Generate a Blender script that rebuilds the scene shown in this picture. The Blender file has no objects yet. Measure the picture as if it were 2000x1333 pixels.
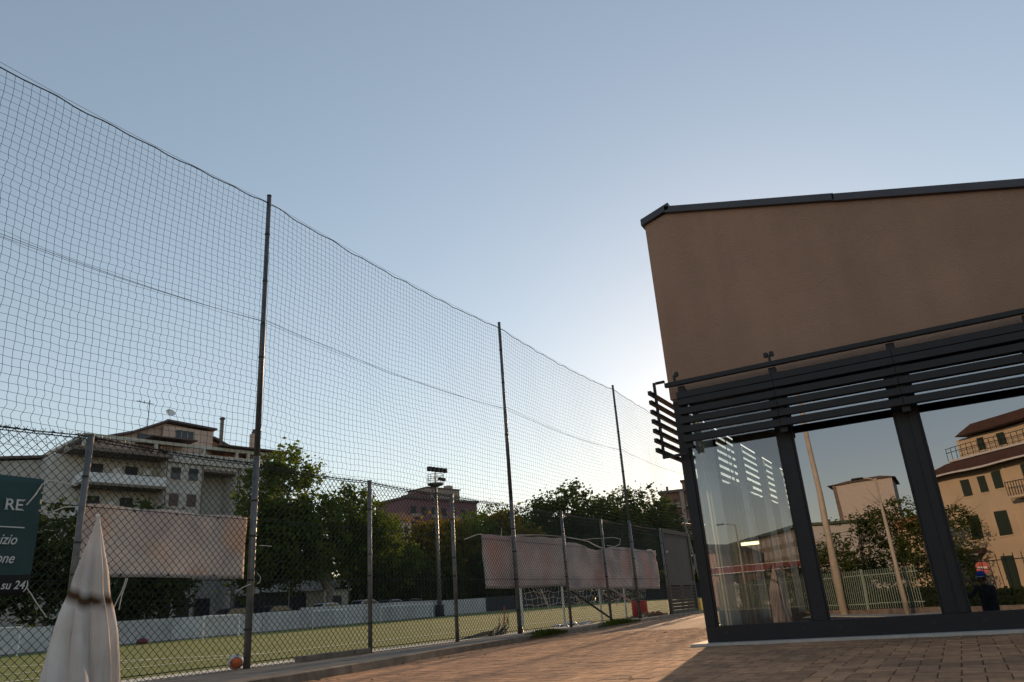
import bpy, math, random
from math import sin, cos, pi, radians, sqrt, atan2
from mathutils import Vector, Matrix, noise
random.seed(7)
S = bpy.context.scene
COL = S.collection

# ------------------------------------------------------------------ camera
EYE = Vector((0, 0, .5525))
YAW, PITCH, ROLL, FPX = .4984, .3473, -.0735, 1452.2
_f = Vector((-sin(YAW)*cos(PITCH), cos(YAW)*cos(PITCH), sin(PITCH)))
_r = Vector((cos(YAW), sin(YAW), 0)); _u = _r.cross(_f)
_r2 = _r*cos(ROLL)+_u*sin(ROLL); _u2 = _u*cos(ROLL)-_r*sin(ROLL)
cd = bpy.data.cameras.new('camera'); cam = bpy.data.objects.new('camera', cd); COL.objects.link(cam)
cam.matrix_world = Matrix(((_r2.x, _u2.x, -_f.x, EYE.x), (_r2.y, _u2.y, -_f.y, EYE.y), (_r2.z, _u2.z, -_f.z, EYE.z), (0, 0, 0, 1)))
cd.sensor_width = 36; cd.lens = FPX/2000*36; cd.clip_start = .02; cd.clip_end = 6000
S.camera = cam

# ------------------------------------------------------------------ light
SUN_AZ, SUN_EL = radians(-10.7), radians(13.5)       # azimuth from +Y towards +X
W = bpy.data.worlds.new('World'); S.world = W; W.use_nodes = True
nt = W.node_tree; nt.nodes.clear()
sky = nt.nodes.new('ShaderNodeTexSky'); sky.sky_type = 'NISHITA'; sky.sun_disc = False
sky.sun_elevation = SUN_EL; sky.sun_rotation = SUN_AZ
sky.air_density = 1.08; sky.dust_density = .13; sky.ozone_density = 2.6; sky.altitude = 0
bg = nt.nodes.new('ShaderNodeBackground'); bg.inputs[1].default_value = .1
wo = nt.nodes.new('ShaderNodeOutputWorld')
gm = nt.nodes.new('ShaderNodeGamma'); gm.inputs[1].default_value = .74      # the phone's compressed sky: softer range, same hue order
v1 = nt.nodes.new('ShaderNodeVectorMath'); v1.operation = 'SCALE'; v1.inputs['Scale'].default_value = .1
v2 = nt.nodes.new('ShaderNodeVectorMath'); v2.operation = 'MULTIPLY'; v2.inputs[1].default_value = (17.4, 14.6, 12.5)
nt.links.new(sky.outputs[0], v1.inputs[0]); nt.links.new(v1.outputs[0], gm.inputs[0]); nt.links.new(gm.outputs[0], v2.inputs[0]); nt.links.new(v2.outputs[0], bg.inputs[0]); nt.links.new(bg.outputs[0], wo.inputs[0])
ld = bpy.data.lights.new('sun', 'SUN'); ld.energy = 5.0; ld.angle = radians(.6); ld.color = (1, .66, .38)
sun = bpy.data.objects.new('sun', ld); COL.objects.link(sun)
sdir = Vector((sin(SUN_AZ)*cos(SUN_EL), cos(SUN_AZ)*cos(SUN_EL), sin(SUN_EL)))
sun.rotation_euler = sdir.to_track_quat('Z', 'Y').to_euler()
S.view_settings.view_transform = 'Standard'; S.view_settings.look = 'None'
S.view_settings.exposure = 0.0; S.view_settings.gamma = 1
S.cycles.max_bounces = 8; S.cycles.transparent_max_bounces = 24; S.cycles.caustics_reflective = False; S.cycles.caustics_refractive = False

# ------------------------------------------------------------------ helpers
def ob(name, data, parent=None, label=None, cat=None, group=None, kind=None, loc=None, rz=None):
    o = bpy.data.objects.new(name, data); COL.objects.link(o)
    if parent: o.parent = parent
    if label: o['label'] = label
    if cat: o['category'] = cat
    if group: o['group'] = group
    if kind: o['kind'] = kind
    if loc is not None: o.location = loc
    if rz is not None: o.rotation_euler = (0, 0, rz)
    return o
def empty(name, loc, label, cat, group=None, rz=0):
    return ob(name, None, None, label, cat, group, None, loc, rz)
class MB:
    def __init__(s): s.v = []; s.f = []; s.m = []; s.cur = 0
    def add(s, vs, fs):
        n = len(s.v); s.v += [tuple(p) for p in vs]; s.f += [tuple(i+n for i in f) for f in fs]; s.m += [s.cur]*len(fs); return s
    def box(s, x0, x1, y0, y1, z0, z1):
        return s.add([(x0, y0, z0), (x1, y0, z0), (x1, y1, z0), (x0, y1, z0), (x0, y0, z1), (x1, y0, z1), (x1, y1, z1), (x0, y1, z1)],
                     [(0, 3, 2, 1), (4, 5, 6, 7), (0, 1, 5, 4), (1, 2, 6, 5), (2, 3, 7, 6), (3, 0, 4, 7)])
    def beam(s, a, b, w, h, up=(0, 0, 1)):
        a = Vector(a); b = Vector(b); d = (b-a).normalized(); u = Vector(up); r = d.cross(u)
        if r.length < 1e-4: r = d.cross(Vector((1, 0, 0)))
        r.normalize(); u = r.cross(d); r *= w/2; u *= h/2
        P = [a-r-u, a+r-u, a+r+u, a-r+u, b-r-u, b+r-u, b+r+u, b-r+u]
        return s.add(P, [(0, 1, 2, 3), (7, 6, 5, 4), (0, 4, 5, 1), (1, 5, 6, 2), (2, 6, 7, 3), (3, 7, 4, 0)])
    def tube(s, pts, r, n=6, cap=True):
        pts = [Vector(p) for p in pts]; rr = r if isinstance(r, (list, tuple)) else [r]*len(pts)
        vs = []; fs = []; N = len(pts)
        prev = None
        for i, p in enumerate(pts):
            d = (pts[min(i+1, N-1)]-pts[max(i-1, 0)])
            if d.length < 1e-9: d = Vector((0, 0, 1))
            d.normalize()
            if prev is None:
                a = d.cross(Vector((0, 0, 1)))
                if a.length < .1: a = d.cross(Vector((1, 0, 0)))
            else: a = prev-d*prev.dot(d)
            a.normalize(); prev = a; b = d.cross(a)
            for k in range(n):
                t = 2*pi*k/n; vs.append(p+(a*cos(t)+b*sin(t))*rr[i])
        for i in range(N-1):
            for k in range(n):
                k2 = (k+1) % n; fs.append((i*n+k, i*n+k2, (i+1)*n+k2, (i+1)*n+k))
        if cap: fs.append(tuple(range(n-1, -1, -1))); fs.append(tuple((N-1)*n+k for k in range(n)))
        return s.add(vs, fs)
    def prism(s, poly, axis, a, b):
        """poly: list of 2d points in the plane normal to axis ('x': (y,z), 'y': (x,z), 'z': (x,y))"""
        def mk(p, t): return (t, p[0], p[1]) if axis == 'x' else (p[0], t, p[1]) if axis == 'y' else (p[0], p[1], t)
        n = len(poly); vs = [mk(p, a) for p in poly]+[mk(p, b) for p in poly]
        fs = [tuple(range(n)), tuple(range(2*n-1, n-1, -1))]+[(i, i+n, (i+1) % n+n, (i+1) % n) for i in range(n)]
        return s.add(vs, fs)
    def lathe(s, prof, n=16, c=(0, 0, 0)):
        vs = []; fs = []
        for (r, z) in prof:
            for k in range(n): t = 2*pi*k/n; vs.append((c[0]+r*cos(t), c[1]+r*sin(t), c[2]+z))
        for i in range(len(prof)-1):
            for k in range(n): k2 = (k+1) % n; fs.append((i*n+k, i*n+k2, (i+1)*n+k2, (i+1)*n+k))
        return s.add(vs, fs)
    def mesh(s, name, mats, smooth=False):
        me = bpy.data.meshes.new(name); me.from_pydata(s.v, [], s.f)
        for m in (mats if isinstance(mats, (list, tuple)) else [mats]): me.materials.append(m)
        if any(s.m): me.polygons.foreach_set('material_index', s.m)
        if smooth: me.polygons.foreach_set('use_smooth', [True]*len(s.f))
        me.update(); return me
    def build(s, name, mats, parent=None, smooth=False, fix=True, **k):
        me = s.mesh(name, mats, smooth)
        if fix:
            import bmesh
            bm = bmesh.new(); bm.from_mesh(me); bmesh.ops.recalc_face_normals(bm, faces=bm.faces); bm.to_mesh(me); bm.free()
        return ob(name, me, parent, **k)
def bevel(o, w=.01, n=2):
    m = o.modifiers.new('b', 'BEVEL'); m.width = w; m.segments = n; m.limit_method = 'ANGLE'; return o
def copy_tree(o, parent=None):
    c = o.copy(); COL.objects.link(c); c.parent = parent
    for ch in list(KIDS.get(o.name, [])) or [x for x in bpy.data.objects if x.parent == o]:
        copy_tree(ch, c)
    return c
KIDS = {}

# ------------------------------------------------------------------ materials
def mat(name, col, rough=.6, metal=0, var=0, vscale=3, bump=0, bscale=60, spec=.5, col2=None, detail=6, stretch=None, island=0, sheen=0):
    m = bpy.data.materials.new(name); m.use_nodes = True; t = m.node_tree; b = t.nodes['Principled BSDF']
    b.inputs['Base Color'].default_value = (*col, 1); b.inputs['Roughness'].default_value = rough; b.inputs['Metallic'].default_value = metal
    b.inputs['Specular IOR Level'].default_value = spec
    tc = t.nodes.new('ShaderNodeTexCoord'); src = tc.outputs['Object']
    if stretch:
        mp = t.nodes.new('ShaderNodeMapping'); mp.inputs['Scale'].default_value = stretch; t.links.new(src, mp.inputs[0]); src = mp.outputs[0]
    if var or col2:
        n = t.nodes.new('ShaderNodeTexNoise'); n.inputs['Scale'].default_value = vscale; n.inputs['Detail'].default_value = detail; n.inputs['Roughness'].default_value = .6
        t.links.new(src, n.inputs[0])
        r = t.nodes.new('ShaderNodeValToRGB'); r.color_ramp.elements[0].position = .33; r.color_ramp.elements[1].position = .67
        c2 = col2 or tuple(min(1, c*(1+var)) for c in col); c1 = col if col2 else tuple(c*(1-var) for c in col)
        r.color_ramp.elements[0].color = (*c1, 1); r.color_ramp.elements[1].color = (*c2, 1)
        t.links.new(n.outputs[0], r.inputs[0]); out = r.outputs[0]
        if island:
            g = t.nodes.new('ShaderNodeNewGeometry'); oi = t.nodes.new('ShaderNodeObjectInfo')
            ad = t.nodes.new('ShaderNodeMath'); ad.operation = 'ADD'; t.links.new(g.outputs['Random Per Island'], ad.inputs[0]); t.links.new(oi.outputs['Random'], ad.inputs[1])
            fr = t.nodes.new('ShaderNodeMath'); fr.operation = 'FRACT'; t.links.new(ad.outputs[0], fr.inputs[0])
            mr = t.nodes.new('ShaderNodeMapRange'); mr.inputs[3].default_value = 1-island; mr.inputs[4].default_value = 1+island; t.links.new(fr.outputs[0], mr.inputs[0])
            vm = t.nodes.new('ShaderNodeVectorMath'); vm.operation = 'SCALE'; t.links.new(out, vm.inputs[0]); t.links.new(mr.outputs[0], vm.inputs['Scale']); out = vm.outputs[0]
        t.links.new(out, b.inputs['Base Color'])
    if bump:
        n2 = t.nodes.new('ShaderNodeTexNoise'); n2.inputs['Scale'].default_value = bscale; n2.inputs['Detail'].default_value = 4; t.links.new(src, n2.inputs[0])
        bp = t.nodes.new('ShaderNodeBump'); bp.inputs['Strength'].default_value = bump; bp.inputs['Distance'].default_value = .02
        t.links.new(n2.outputs[0], bp.inputs['Height']); t.links.new(bp.outputs[0], b.inputs['Normal'])
    return m
def thin_mat(name, col, trans=.5, col2=None, vscale=2, rough=.8, patch=None, tcol=None):
    """cloth, banner or leaf: diffuse mixed with translucent"""
    m = bpy.data.materials.new(name); m.use_nodes = True; t = m.node_tree; t.nodes.clear()
    o = t.nodes.new('ShaderNodeOutputMaterial'); d = t.nodes.new('ShaderNodeBsdfDiffuse'); tr = t.nodes.new('ShaderNodeBsdfTranslucent'); mx = t.nodes.new('ShaderNodeMixShader')
    mx.inputs[0].default_value = trans
    tc = t.nodes.new('ShaderNodeTexCoord'); n = t.nodes.new('ShaderNodeTexNoise'); n.inputs['Scale'].default_value = vscale; n.inputs['Detail'].default_value = 5
    t.links.new(tc.outputs['Object'], n.inputs[0])
    r = t.nodes.new('ShaderNodeValToRGB'); r.color_ramp.elements[0].position = .35; r.color_ramp.elements[1].position = .65
    r.color_ramp.elements[0].color = (*col, 1); r.color_ramp.elements[1].color = (*(col2 or col), 1)
    t.links.new(n.outputs[0], r.inputs[0]); c = r.outputs[0]
    if patch:
        n2 = t.nodes.new('ShaderNodeTexNoise'); n2.inputs['Scale'].default_value = vscale*.45; n2.inputs['Detail'].default_value = 1.5; t.links.new(tc.outputs['Object'], n2.inputs[0])
        r2 = t.nodes.new('ShaderNodeValToRGB'); r2.color_ramp.elements[0].position = .52; r2.color_ramp.elements[1].position = .68; t.links.new(n2.outputs[0], r2.inputs[0])
        mc = t.nodes.new('ShaderNodeMixRGB'); t.links.new(r2.outputs[0], mc.inputs[0]); t.links.new(c, mc.inputs[1]); mc.inputs[2].default_value = (*patch, 1); c = mc.outputs[0]
    t.links.new(c, d.inputs[0])
    if tcol: 
        mm = t.nodes.new('ShaderNodeMixRGB'); mm.blend_type = 'MULTIPLY'; mm.inputs[0].default_value = 1; t.links.new(c, mm.inputs[1]); mm.inputs[2].default_value = (*tcol, 1); t.links.new(mm.outputs[0], tr.inputs[0])
    else: t.links.new(c, tr.inputs[0])
    t.links.new(d.outputs[0], mx.inputs[1]); t.links.new(tr.outputs[0], mx.inputs[2]); t.links.new(mx.outputs[0], o.inputs[0])
    return m
def glass_mat(name, refl, tint=(.8, .85, .85), wave=0):
    m = bpy.data.materials.new(name); m.use_nodes = True; t = m.node_tree; t.nodes.clear()
    o = t.nodes.new('ShaderNodeOutputMaterial'); tr = t.nodes.new('ShaderNodeBsdfTransparent'); tr.inputs[0].default_value = (*tint, 1)
    g = t.nodes.new('ShaderNodeBsdfGlossy'); g.inputs['Roughness'].default_value = .0; g.inputs[0].default_value = (.86, .84, .90, 1)
    fr = t.nodes.new('ShaderNodeFresnel'); fr.inputs[0].default_value = 1.45
    # the coating sits on the outer face only; faces left from behind just pass the light
    ge = t.nodes.new('ShaderNodeNewGeometry'); ad_ = t.nodes.new('ShaderNodeMath'); ad_.operation = 'ADD'; ad_.inputs[1].default_value = refl; t.links.new(fr.outputs[0], ad_.inputs[0])
    iv = t.nodes.new('ShaderNodeMath'); iv.operation = 'SUBTRACT'; iv.inputs[0].default_value = 1; t.links.new(ge.outputs['Backfacing'], iv.inputs[1])
    a = t.nodes.new('ShaderNodeMath'); a.operation = 'MULTIPLY'; a.use_clamp = True; t.links.new(ad_.outputs[0], a.inputs[0]); t.links.new(iv.outputs[0], a.inputs[1])
    mx = t.nodes.new('ShaderNodeMixShader'); t.links.new(a.outputs[0], mx.inputs[0]); t.links.new(tr.outputs[0], mx.inputs[1]); t.links.new(g.outputs[0], mx.inputs[2]); t.links.new(mx.outputs[0], o.inputs[0])
    if wave:
        tc = t.nodes.new('ShaderNodeTexCoord'); n = t.nodes.new('ShaderNodeTexNoise'); n.inputs['Scale'].default_value = 1.4; n.inputs['Detail'].default_value = 1
        t.links.new(tc.outputs['Object'], n.inputs[0]); b = t.nodes.new('ShaderNodeBump'); b.inputs['Strength'].default_value = wave; b.inputs['Distance'].default_value = .02
        t.links.new(n.outputs[0], b.inputs['Height']); t.links.new(b.outputs[0], g.inputs['Normal'])
    return m
M_steel = mat('galvanised_steel', (.15, .148, .145), .5, .35, var=.25, vscale=9, bump=.1)
M_pole = mat('pole_steel', (.10, .105, .115), .5, .3, var=.3, vscale=6, stretch=(3, 3, .6))
M_wire = mat('wire', (.022, .026, .026), .55, .2)
M_net = mat('net_twine', (.03, .032, .03), .9)
M_dark = mat('anthracite_aluminium', (.013, .013, .016), .5, 0, spec=.35, var=.15, vscale=5)
M_cope = mat('coping_metal', (.05, .045, .052), .4, .2, var=.15)
M_conc = mat('kerb_concrete', (.20, .165, .13), .9, var=.35, vscale=4, bump=.5, bscale=40)
M_strip = mat('pale_strip', (.5, .52, .48), .9, var=.2, vscale=8)
M_white = mat('white_paint', (.72, .72, .7), .5, var=.1)
M_turf = mat('turf', (.085, .13, .012), .95, col2=(.145, .17, .022), vscale=1.3, bump=.6, bscale=90)
M_line = mat('line_paint', (.7, .68, .55), .9, var=.1)
M_edge_shadow = mat('edge_shadow', (.06, .05, .04), .95, var=.4, vscale=2, bump=.5)  # dark colour for the painted shadow along the turf edge
M_grey = mat('grey_rendered_wall', (.43, .42, .43), .9, var=.18, vscale=.5, bump=.2)
M_tarp = mat('black_tarp', (.012, .012, .016), .8, var=.3, vscale=1)
M_bark = mat('bark', (.23, .2, .16), .9, col2=(.11, .1, .08), vscale=4, bump=.5, bscale=12)
M_asph = mat('asphalt', (.06, .06, .06), .9, var=.25, vscale=3, bump=.4)
def stucco():
    m = mat('ochre_stucco', (.375, .225, .155), .95, var=.11, vscale=.55, detail=9, bump=.9, bscale=75)
    t = m.node_tree; b = t.nodes['Principled BSDF']; src = b.inputs['Base Color'].links[0].from_socket
    tc = t.nodes.new('ShaderNodeTexCoord'); mp = t.nodes.new('ShaderNodeMapping'); mp.inputs['Scale'].default_value = (2.6, 2.6, .28); t.links.new(tc.outputs['Object'], mp.inputs[0])
    n = t.nodes.new('ShaderNodeTexNoise'); n.inputs['Scale'].default_value = 1.6; n.inputs['Detail'].default_value = 7; t.links.new(mp.outputs[0], n.inputs[0])
    mr = t.nodes.new('ShaderNodeMapRange'); mr.inputs[1].default_value = .35; mr.inputs[2].default_value = .65; mr.inputs[3].default_value = .95; mr.inputs[4].default_value = 1.03; t.links.new(n.outputs[0], mr.inputs[0])
    vm = t.nodes.new('ShaderNodeVectorMath'); vm.operation = 'SCALE'; t.links.new(src, vm.inputs[0]); t.links.new(mr.outputs[0], vm.inputs['Scale']); t.links.new(vm.outputs[0], b.inputs['Base Color'])
    return m
M_stucco = stucco()
def paver_mat():
    m = mat('paver', (.50, .265, .145), .92, var=.26, vscale=9, bump=.9, bscale=90, island=.22)
    t = m.node_tree; b = t.nodes['Principled BSDF']; src = b.inputs['Base Color'].links[0].from_socket
    ge = t.nodes.new('ShaderNodeNewGeometry'); n = t.nodes.new('ShaderNodeTexNoise'); n.inputs['Scale'].default_value = .9; n.inputs['Detail'].default_value = 9; n.inputs['Roughness'].default_value = .7; t.links.new(ge.outputs['Position'], n.inputs[0])
    r = t.nodes.new('ShaderNodeValToRGB'); r.color_ramp.elements[0].position = .36; r.color_ramp.elements[0].color = (.66, .68, .72, 1); r.color_ramp.elements[1].position = .6; r.color_ramp.elements[1].color = (1.08, 1.06, 1.02, 1); t.links.new(n.outputs[0], r.inputs[0])
    mx = t.nodes.new('ShaderNodeMixRGB'); mx.blend_type = 'MULTIPLY'; mx.inputs[0].default_value = 1; t.links.new(src, mx.inputs[1]); t.links.new(r.outputs[0], mx.inputs[2]); t.links.new(mx.outputs[0], b.inputs['Base Color'])
    return m
M_paver = paver_mat()
def far_paver():
    m = mat('paver_far', (.22, .135, .095), .9, bump=0); t = m.node_tree; b = t.nodes['Principled BSDF']
    tc = t.nodes.new('ShaderNodeTexCoord'); br = t.nodes.new('ShaderNodeTexBrick'); br.inputs['Scale'].default_value = 1
    br.inputs['Brick Width'].default_value = .26; br.inputs['Row Height'].default_value = .13; br.inputs['Mortar Size'].default_value = .008
    br.inputs['Color1'].default_value = (.48, .265, .15, 1); br.inputs['Color2'].default_value = (.40, .215, .12, 1); br.inputs['Mortar'].default_value = (.12, .09, .07, 1)
    n = t.nodes.new('ShaderNodeTexNoise'); n.inputs['Scale'].default_value = .7; n.inputs['Detail'].default_value = 8; mx = t.nodes.new('ShaderNodeMixRGB'); mx.blend_type = 'MULTIPLY'; mx.inputs[0].default_value = .6
    t.links.new(tc.outputs['Object'], br.inputs[0]); t.links.new(tc.outputs['Object'], n.inputs[0]); t.links.new(br.outputs[0], mx.inputs[1]); t.links.new(n.outputs[0], mx.inputs[2])
    rr = t.nodes.new('ShaderNodeValToRGB'); rr.color_ramp.elements[0].position = .3; rr.color_ramp.elements[0].color = (.55, .55, .55, 1); rr.color_ramp.elements[1].position = .6
    t.links.new(n.outputs[0], rr.inputs[0]); t.links.new(rr.outputs[0], mx.inputs[2]); t.links.new(mx.outputs[0], b.inputs['Base Color'])
    bp = t.nodes.new('ShaderNodeBump'); bp.inputs['Strength'].default_value = .6; bp.inputs['Distance'].default_value = .01; bp.invert = True; t.links.new(br.outputs['Fac'], bp.inputs['Height']); t.links.new(bp.outputs[0], b.inputs['Normal'])
    return m
M_paverfar = far_paver()
M_joint = mat('joint_sand', (.10, .075, .055), .95, var=.3, vscale=20)
G_front = glass_mat('coated_glass', .27, (.32, .34, .35), wave=.03)
G_first = glass_mat('clear_front_glass', .13, (.86, .9, .9), wave=.012)
G_side = glass_mat('clear_glass', .05, (.9, .93, .92))
G_far = mat('far_window_glass', (.02, .022, .028), .12, spec=.6)

YF = 9.532; FX = -8.605
def kerb_x(y):
    P = [(-3, -6.0), (6.55, -6.26), (10.42, -6.98), (15.34, -7.63), (23.2, -8.2), (27.2, -8.3), (70, -8.35)]
    for (a, b), (c, d) in zip(P, P[1:]):
        if y <= c: return b+(d-b)*(y-a)/(c-a)
    return -8.35
def field_z(x, y):
    t = max(0, min(1, (-9-x)/41)); return .0+t*(-.09+.0087*y)

# ------------------------------------------------------------------ setting
def build_ground():
    xs = [-3000, -900, -300, -150, -100, -75, -60, -52, -50.4, -49.6, -40, -30, -20, -12, -9.3, -8.2, -5, 0, 5, 12, 30, 80, 300, 1000, 3000]
    ys = [-3000, -800, -200, -100, -60, -40, -20, -8, -2, 0, 4.0, 4.35, 6, 10, 20, 30, 40, 55, 70, 90, 115, 150, 250, 800, 3000]
    def g(x, y):
        if x > -8.6: return -1.0 if y < 4.2 else -.2
        if x > -50: return field_z(x, max(0, min(110, y)))-.12 if y > 0 else (-1.0 if x > -9 else -.5)
        return field_z(-50, max(0, min(110, y)))+(.25 if x < -50.2 else -.1)
    m = MB(); m.v = [(x, y, g(x, y)) for y in ys for x in xs]; n = len(xs)
    for j in range(len(ys)-1):
        for i in range(n-1): m.f.append((j*n+i, j*n+i+1, (j+1)*n+i+1, (j+1)*n+i)); m.m.append(0)
    m.build('ground', mat('bare_ground', (.12, .11, .09), .95, var=.3, vscale=.4), kind='structure', label='bare ground reaching to the horizon', fix=False)
build_ground()
def strip(name, m, xl, xr, y0, y1, zf, n=60, **k):
    b = MB()
    for i in range(n+1):
        y = y0+(y1-y0)*i/n
        for x in (xl(y), xr(y)): b.v.append((x, y, zf(x, y)))
    for i in range(n): b.f.append((2*i, 2*i+1, 2*i+3, 2*i+2)); b.m.append(0)
    return b.build(name, m, kind='structure', fix=False, **k)
# artificial turf
b = MB(); nx, ny = 12, 24
b.v = [(-9.6-(49.8-9.6)*i/nx, -2+116*j/ny, field_z(-9.6-(49.8-9.6)*i/nx, -2+116*j/ny)) for j in range(ny+1) for i in range(nx+1)]
for j in range(ny):
    for i in range(nx): b.f.append((j*(nx+1)+i+1, j*(nx+1)+i, (j+1)*(nx+1)+i, (j+1)*(nx+1)+i+1)); b.m.append(0)
b.build('turf_pitch', M_turf, kind='structure', label='artificial turf football pitch beyond the fence', fix=False)
def pline(x0, y0, x1, y1, w=.1, name='pitch_line'):
    a = Vector((x0, y0, 0)); c = Vector((x1, y1, 0)); d = (c-a).normalized(); s = Vector((-d.y, d.x, 0))*w/2; n = 16; b = MB()
    for i in range(n+1):
        p = a+(c-a)*i/n
        for q in (p-s, p+s): b.v.append((q.x, q.y, field_z(q.x, q.y)+.012))
    for i in range(n): b.f.append((2*i, 2*i+2, 2*i+3, 2*i+1)); b.m.append(0)
    b.build(name, M_line, kind='structure', label='white painted pitch line', fix=False)
pline(-14.6, 1, -14.6, 110, .15); pline(-14.6, 13.6, -49, 13.6, .15); pline(-49.0, 2, -49.0, 110, .1); pline(-18.5, 13.6, -18.5, -1, .15); pline(-14.6, 62, -49, 62, .1)
strip('edge_shadow_strip', M_edge_shadow, lambda y: -9.62, lambda y: -9.28, -2, 60, lambda x, y: .012, label='dark strip painted as the shadow between turf and concrete edge')  # shadow beside the turf edge, laid in as a dark strip
b = MB(); b.box(-9.3, -8.69, -2, 60, -.3, .075); b.build('concrete_edging', M_strip, kind='structure', label='pale concrete edging strip behind the fence')
# kerb
b = MB(); N = 60
for i in range(N+1):
    y = -1+62*i/N; kx = kerb_x(y); j = .012*noise.noise(Vector((y*1.7, 0, 3)))
    for q in ((-8.68, -1.1), (-8.68, .065), (kx-.06, .098+j*.5), (kx-.012, .085+j*.5), (kx+j, -.02), (kx+j, -1.1)): b.v.append((q[0], y, q[1]))
for i in range(N):
    for k in range(5): b.f.append((i*6+k, i*6+k+1, i*6+6+k+1, i*6+6+k)); b.m.append(0)
b.build('kerb', M_conc, kind='structure', label='weathered concrete kerb under the chain link fence', fix=False)
# raised block run on kerb by the first posts
t = empty('concrete_blocks', (-8.43, 8.45, .08), 'row of pale concrete blocks set along the kerb top', 'blocks')
for k in range(4):
    bb = MB(); L = .36; bb.box(-.07, .07, -.02+k*.38, -.02+k*.38+L, -.0, .075+.004*(k % 2)); bevel(bb.build('block', M_conc, t), .008)
# pavement
b = MB(); ys = [4.4+(62-4.4)*i/40 for i in range(41)]
for y in ys: b.v += [(kerb_x(y)-.1, y, -.012), (16, y, -.012)]
for i in range(40): b.f.append((2*i, 2*i+1, 2*i+3, 2*i+2)); b.m.append(0)
b.v += [(kerb_x(4.4)-.1, 4.4, -1.1), (16, 4.4, -1.1)]; n = len(b.v); b.f.append((n-2, n-1, 1, 0)); b.m.append(0)
pave = b.build('pavement', [M_joint], kind='structure', label='block paved terrace in front of the building', fix=False)
BW, BL = .13, .26
def brick_mesh(l, w, seed):
    r = random.Random(seed); h = .0; g = .003; e = .006; x = l/2-g; y = w/2-g; m = MB()
    j = lambda a: a+r.uniform(-.0012, .0012)
    m.v = [(j(sx*x), j(sy*y), -.014) for sx, sy in ((-1, -1), (1, -1), (1, 1), (-1, 1))]+[(j(sx*x), j(sy*y), -.005) for sx, sy in ((-1, -1), (1, -1), (1, 1), (-1, 1))]+[(j(sx*(x-e)), j(sy*(y-e)), r.uniform(-.0005, .0005)) for sx, sy in ((-1, -1), (1, -1), (1, 1), (-1, 1))]
    m.f = [(8, 9, 10, 11)]+[(a+i, a+(i+1) % 4, a+4+(i+1) % 4, a+4+i) for a in (0, 4) for i in range(4)]; m.m = [0]*len(m.f)
    return m
bm_h = [brick_mesh(BL, BW, i) for i in range(4)]; bm_v = [brick_mesh(BW, BL, 10+i) for i in range(4)]
me_h = [m.mesh('brick', M_paver) for m in bm_h]; me_v = [m.mesh('brick', M_paver) for m in bm_v]
cells = []
YB1 = 15.0
for jj in range(int(4.4/BW)+1, int(YB1/BW)+1):
    for ii in range(int(-9/BW), int(3.2/BW)):
        k = (ii-jj) % 4
        if k == 0: c = ((ii+1)*BW, (jj+.5)*BW, 0)
        elif k == 3: c = ((ii+.5)*BW, (jj+1)*BW, 1)
        else: continue
        if c[0] < kerb_x(c[1])-.05 or c[1] < 4.5: continue
        if c[1] > YF-.12 and c[0] > -3.0: continue
        d = Vector((c[0], c[1], 0))-EYE; cz = d.dot(_f); px = 1000+FPX*d.dot(_r2)/cz; py = 666.5-FPX*d.dot(_u2)/cz
        vis = -30 < px < 2030 and py < 1350
        if c[1] > 11 and not vis: continue
        cells.append((0 if vis else 1, cz, c))
cells.sort(key=lambda a: (a[0], a[1]))
one = 0; rest = MB()
rb = random.Random(3)
for (v, cz, c) in cells:
    dz = rb.uniform(-.0022, .0022); tx, ty = rb.uniform(-.008, .008), rb.uniform(-.008, .008)
    if v == 0 and one < 299:
        o = ob('brick', (me_v if c[2] else me_h)[rb.randrange(4)], pave); o.location = (c[0], c[1], dz); o.rotation_euler = (tx, ty, rb.uniform(-.008, .008)); one += 1
    else:
        m = (bm_v if c[2] else bm_h)[rb.randrange(4)]
        rest.add([(p[0]+c[0], p[1]+c[1], p[2]+dz+p[0]*-ty+p[1]*tx) for p in m.v], m.f)
rest.build('brick_field', M_paver, pave, kind='stuff', fix=False)
b = MB(); ys = [YB1+(62-YB1)*i/30 for i in range(31)]
for y in ys: b.v += [(kerb_x(y)-.06, y, .0), (-2.9, y, .0)]
for i in range(30): b.f.append((2*i, 2*i+1, 2*i+3, 2*i+2)); b.m.append(0)
b.build('far_paving', M_paverfar, pave, kind='structure', fix=False)
# street behind the viewpoint
b = MB(); b.add([(-60, -23, -.99), (60, 60, -.99), (60, 4.3, -.99)], [])  # street quad laid below the terrace edge
b = MB(); b.add([(-70, 4.3, -.985), (-70, -60, -.985), (70, -60, -.985), (70, 4.3, -.985)], [(0, 1, 2, 3)])
b.build('street', M_asph, kind='structure', label='asphalt street behind the viewpoint', fix=False)

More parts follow.
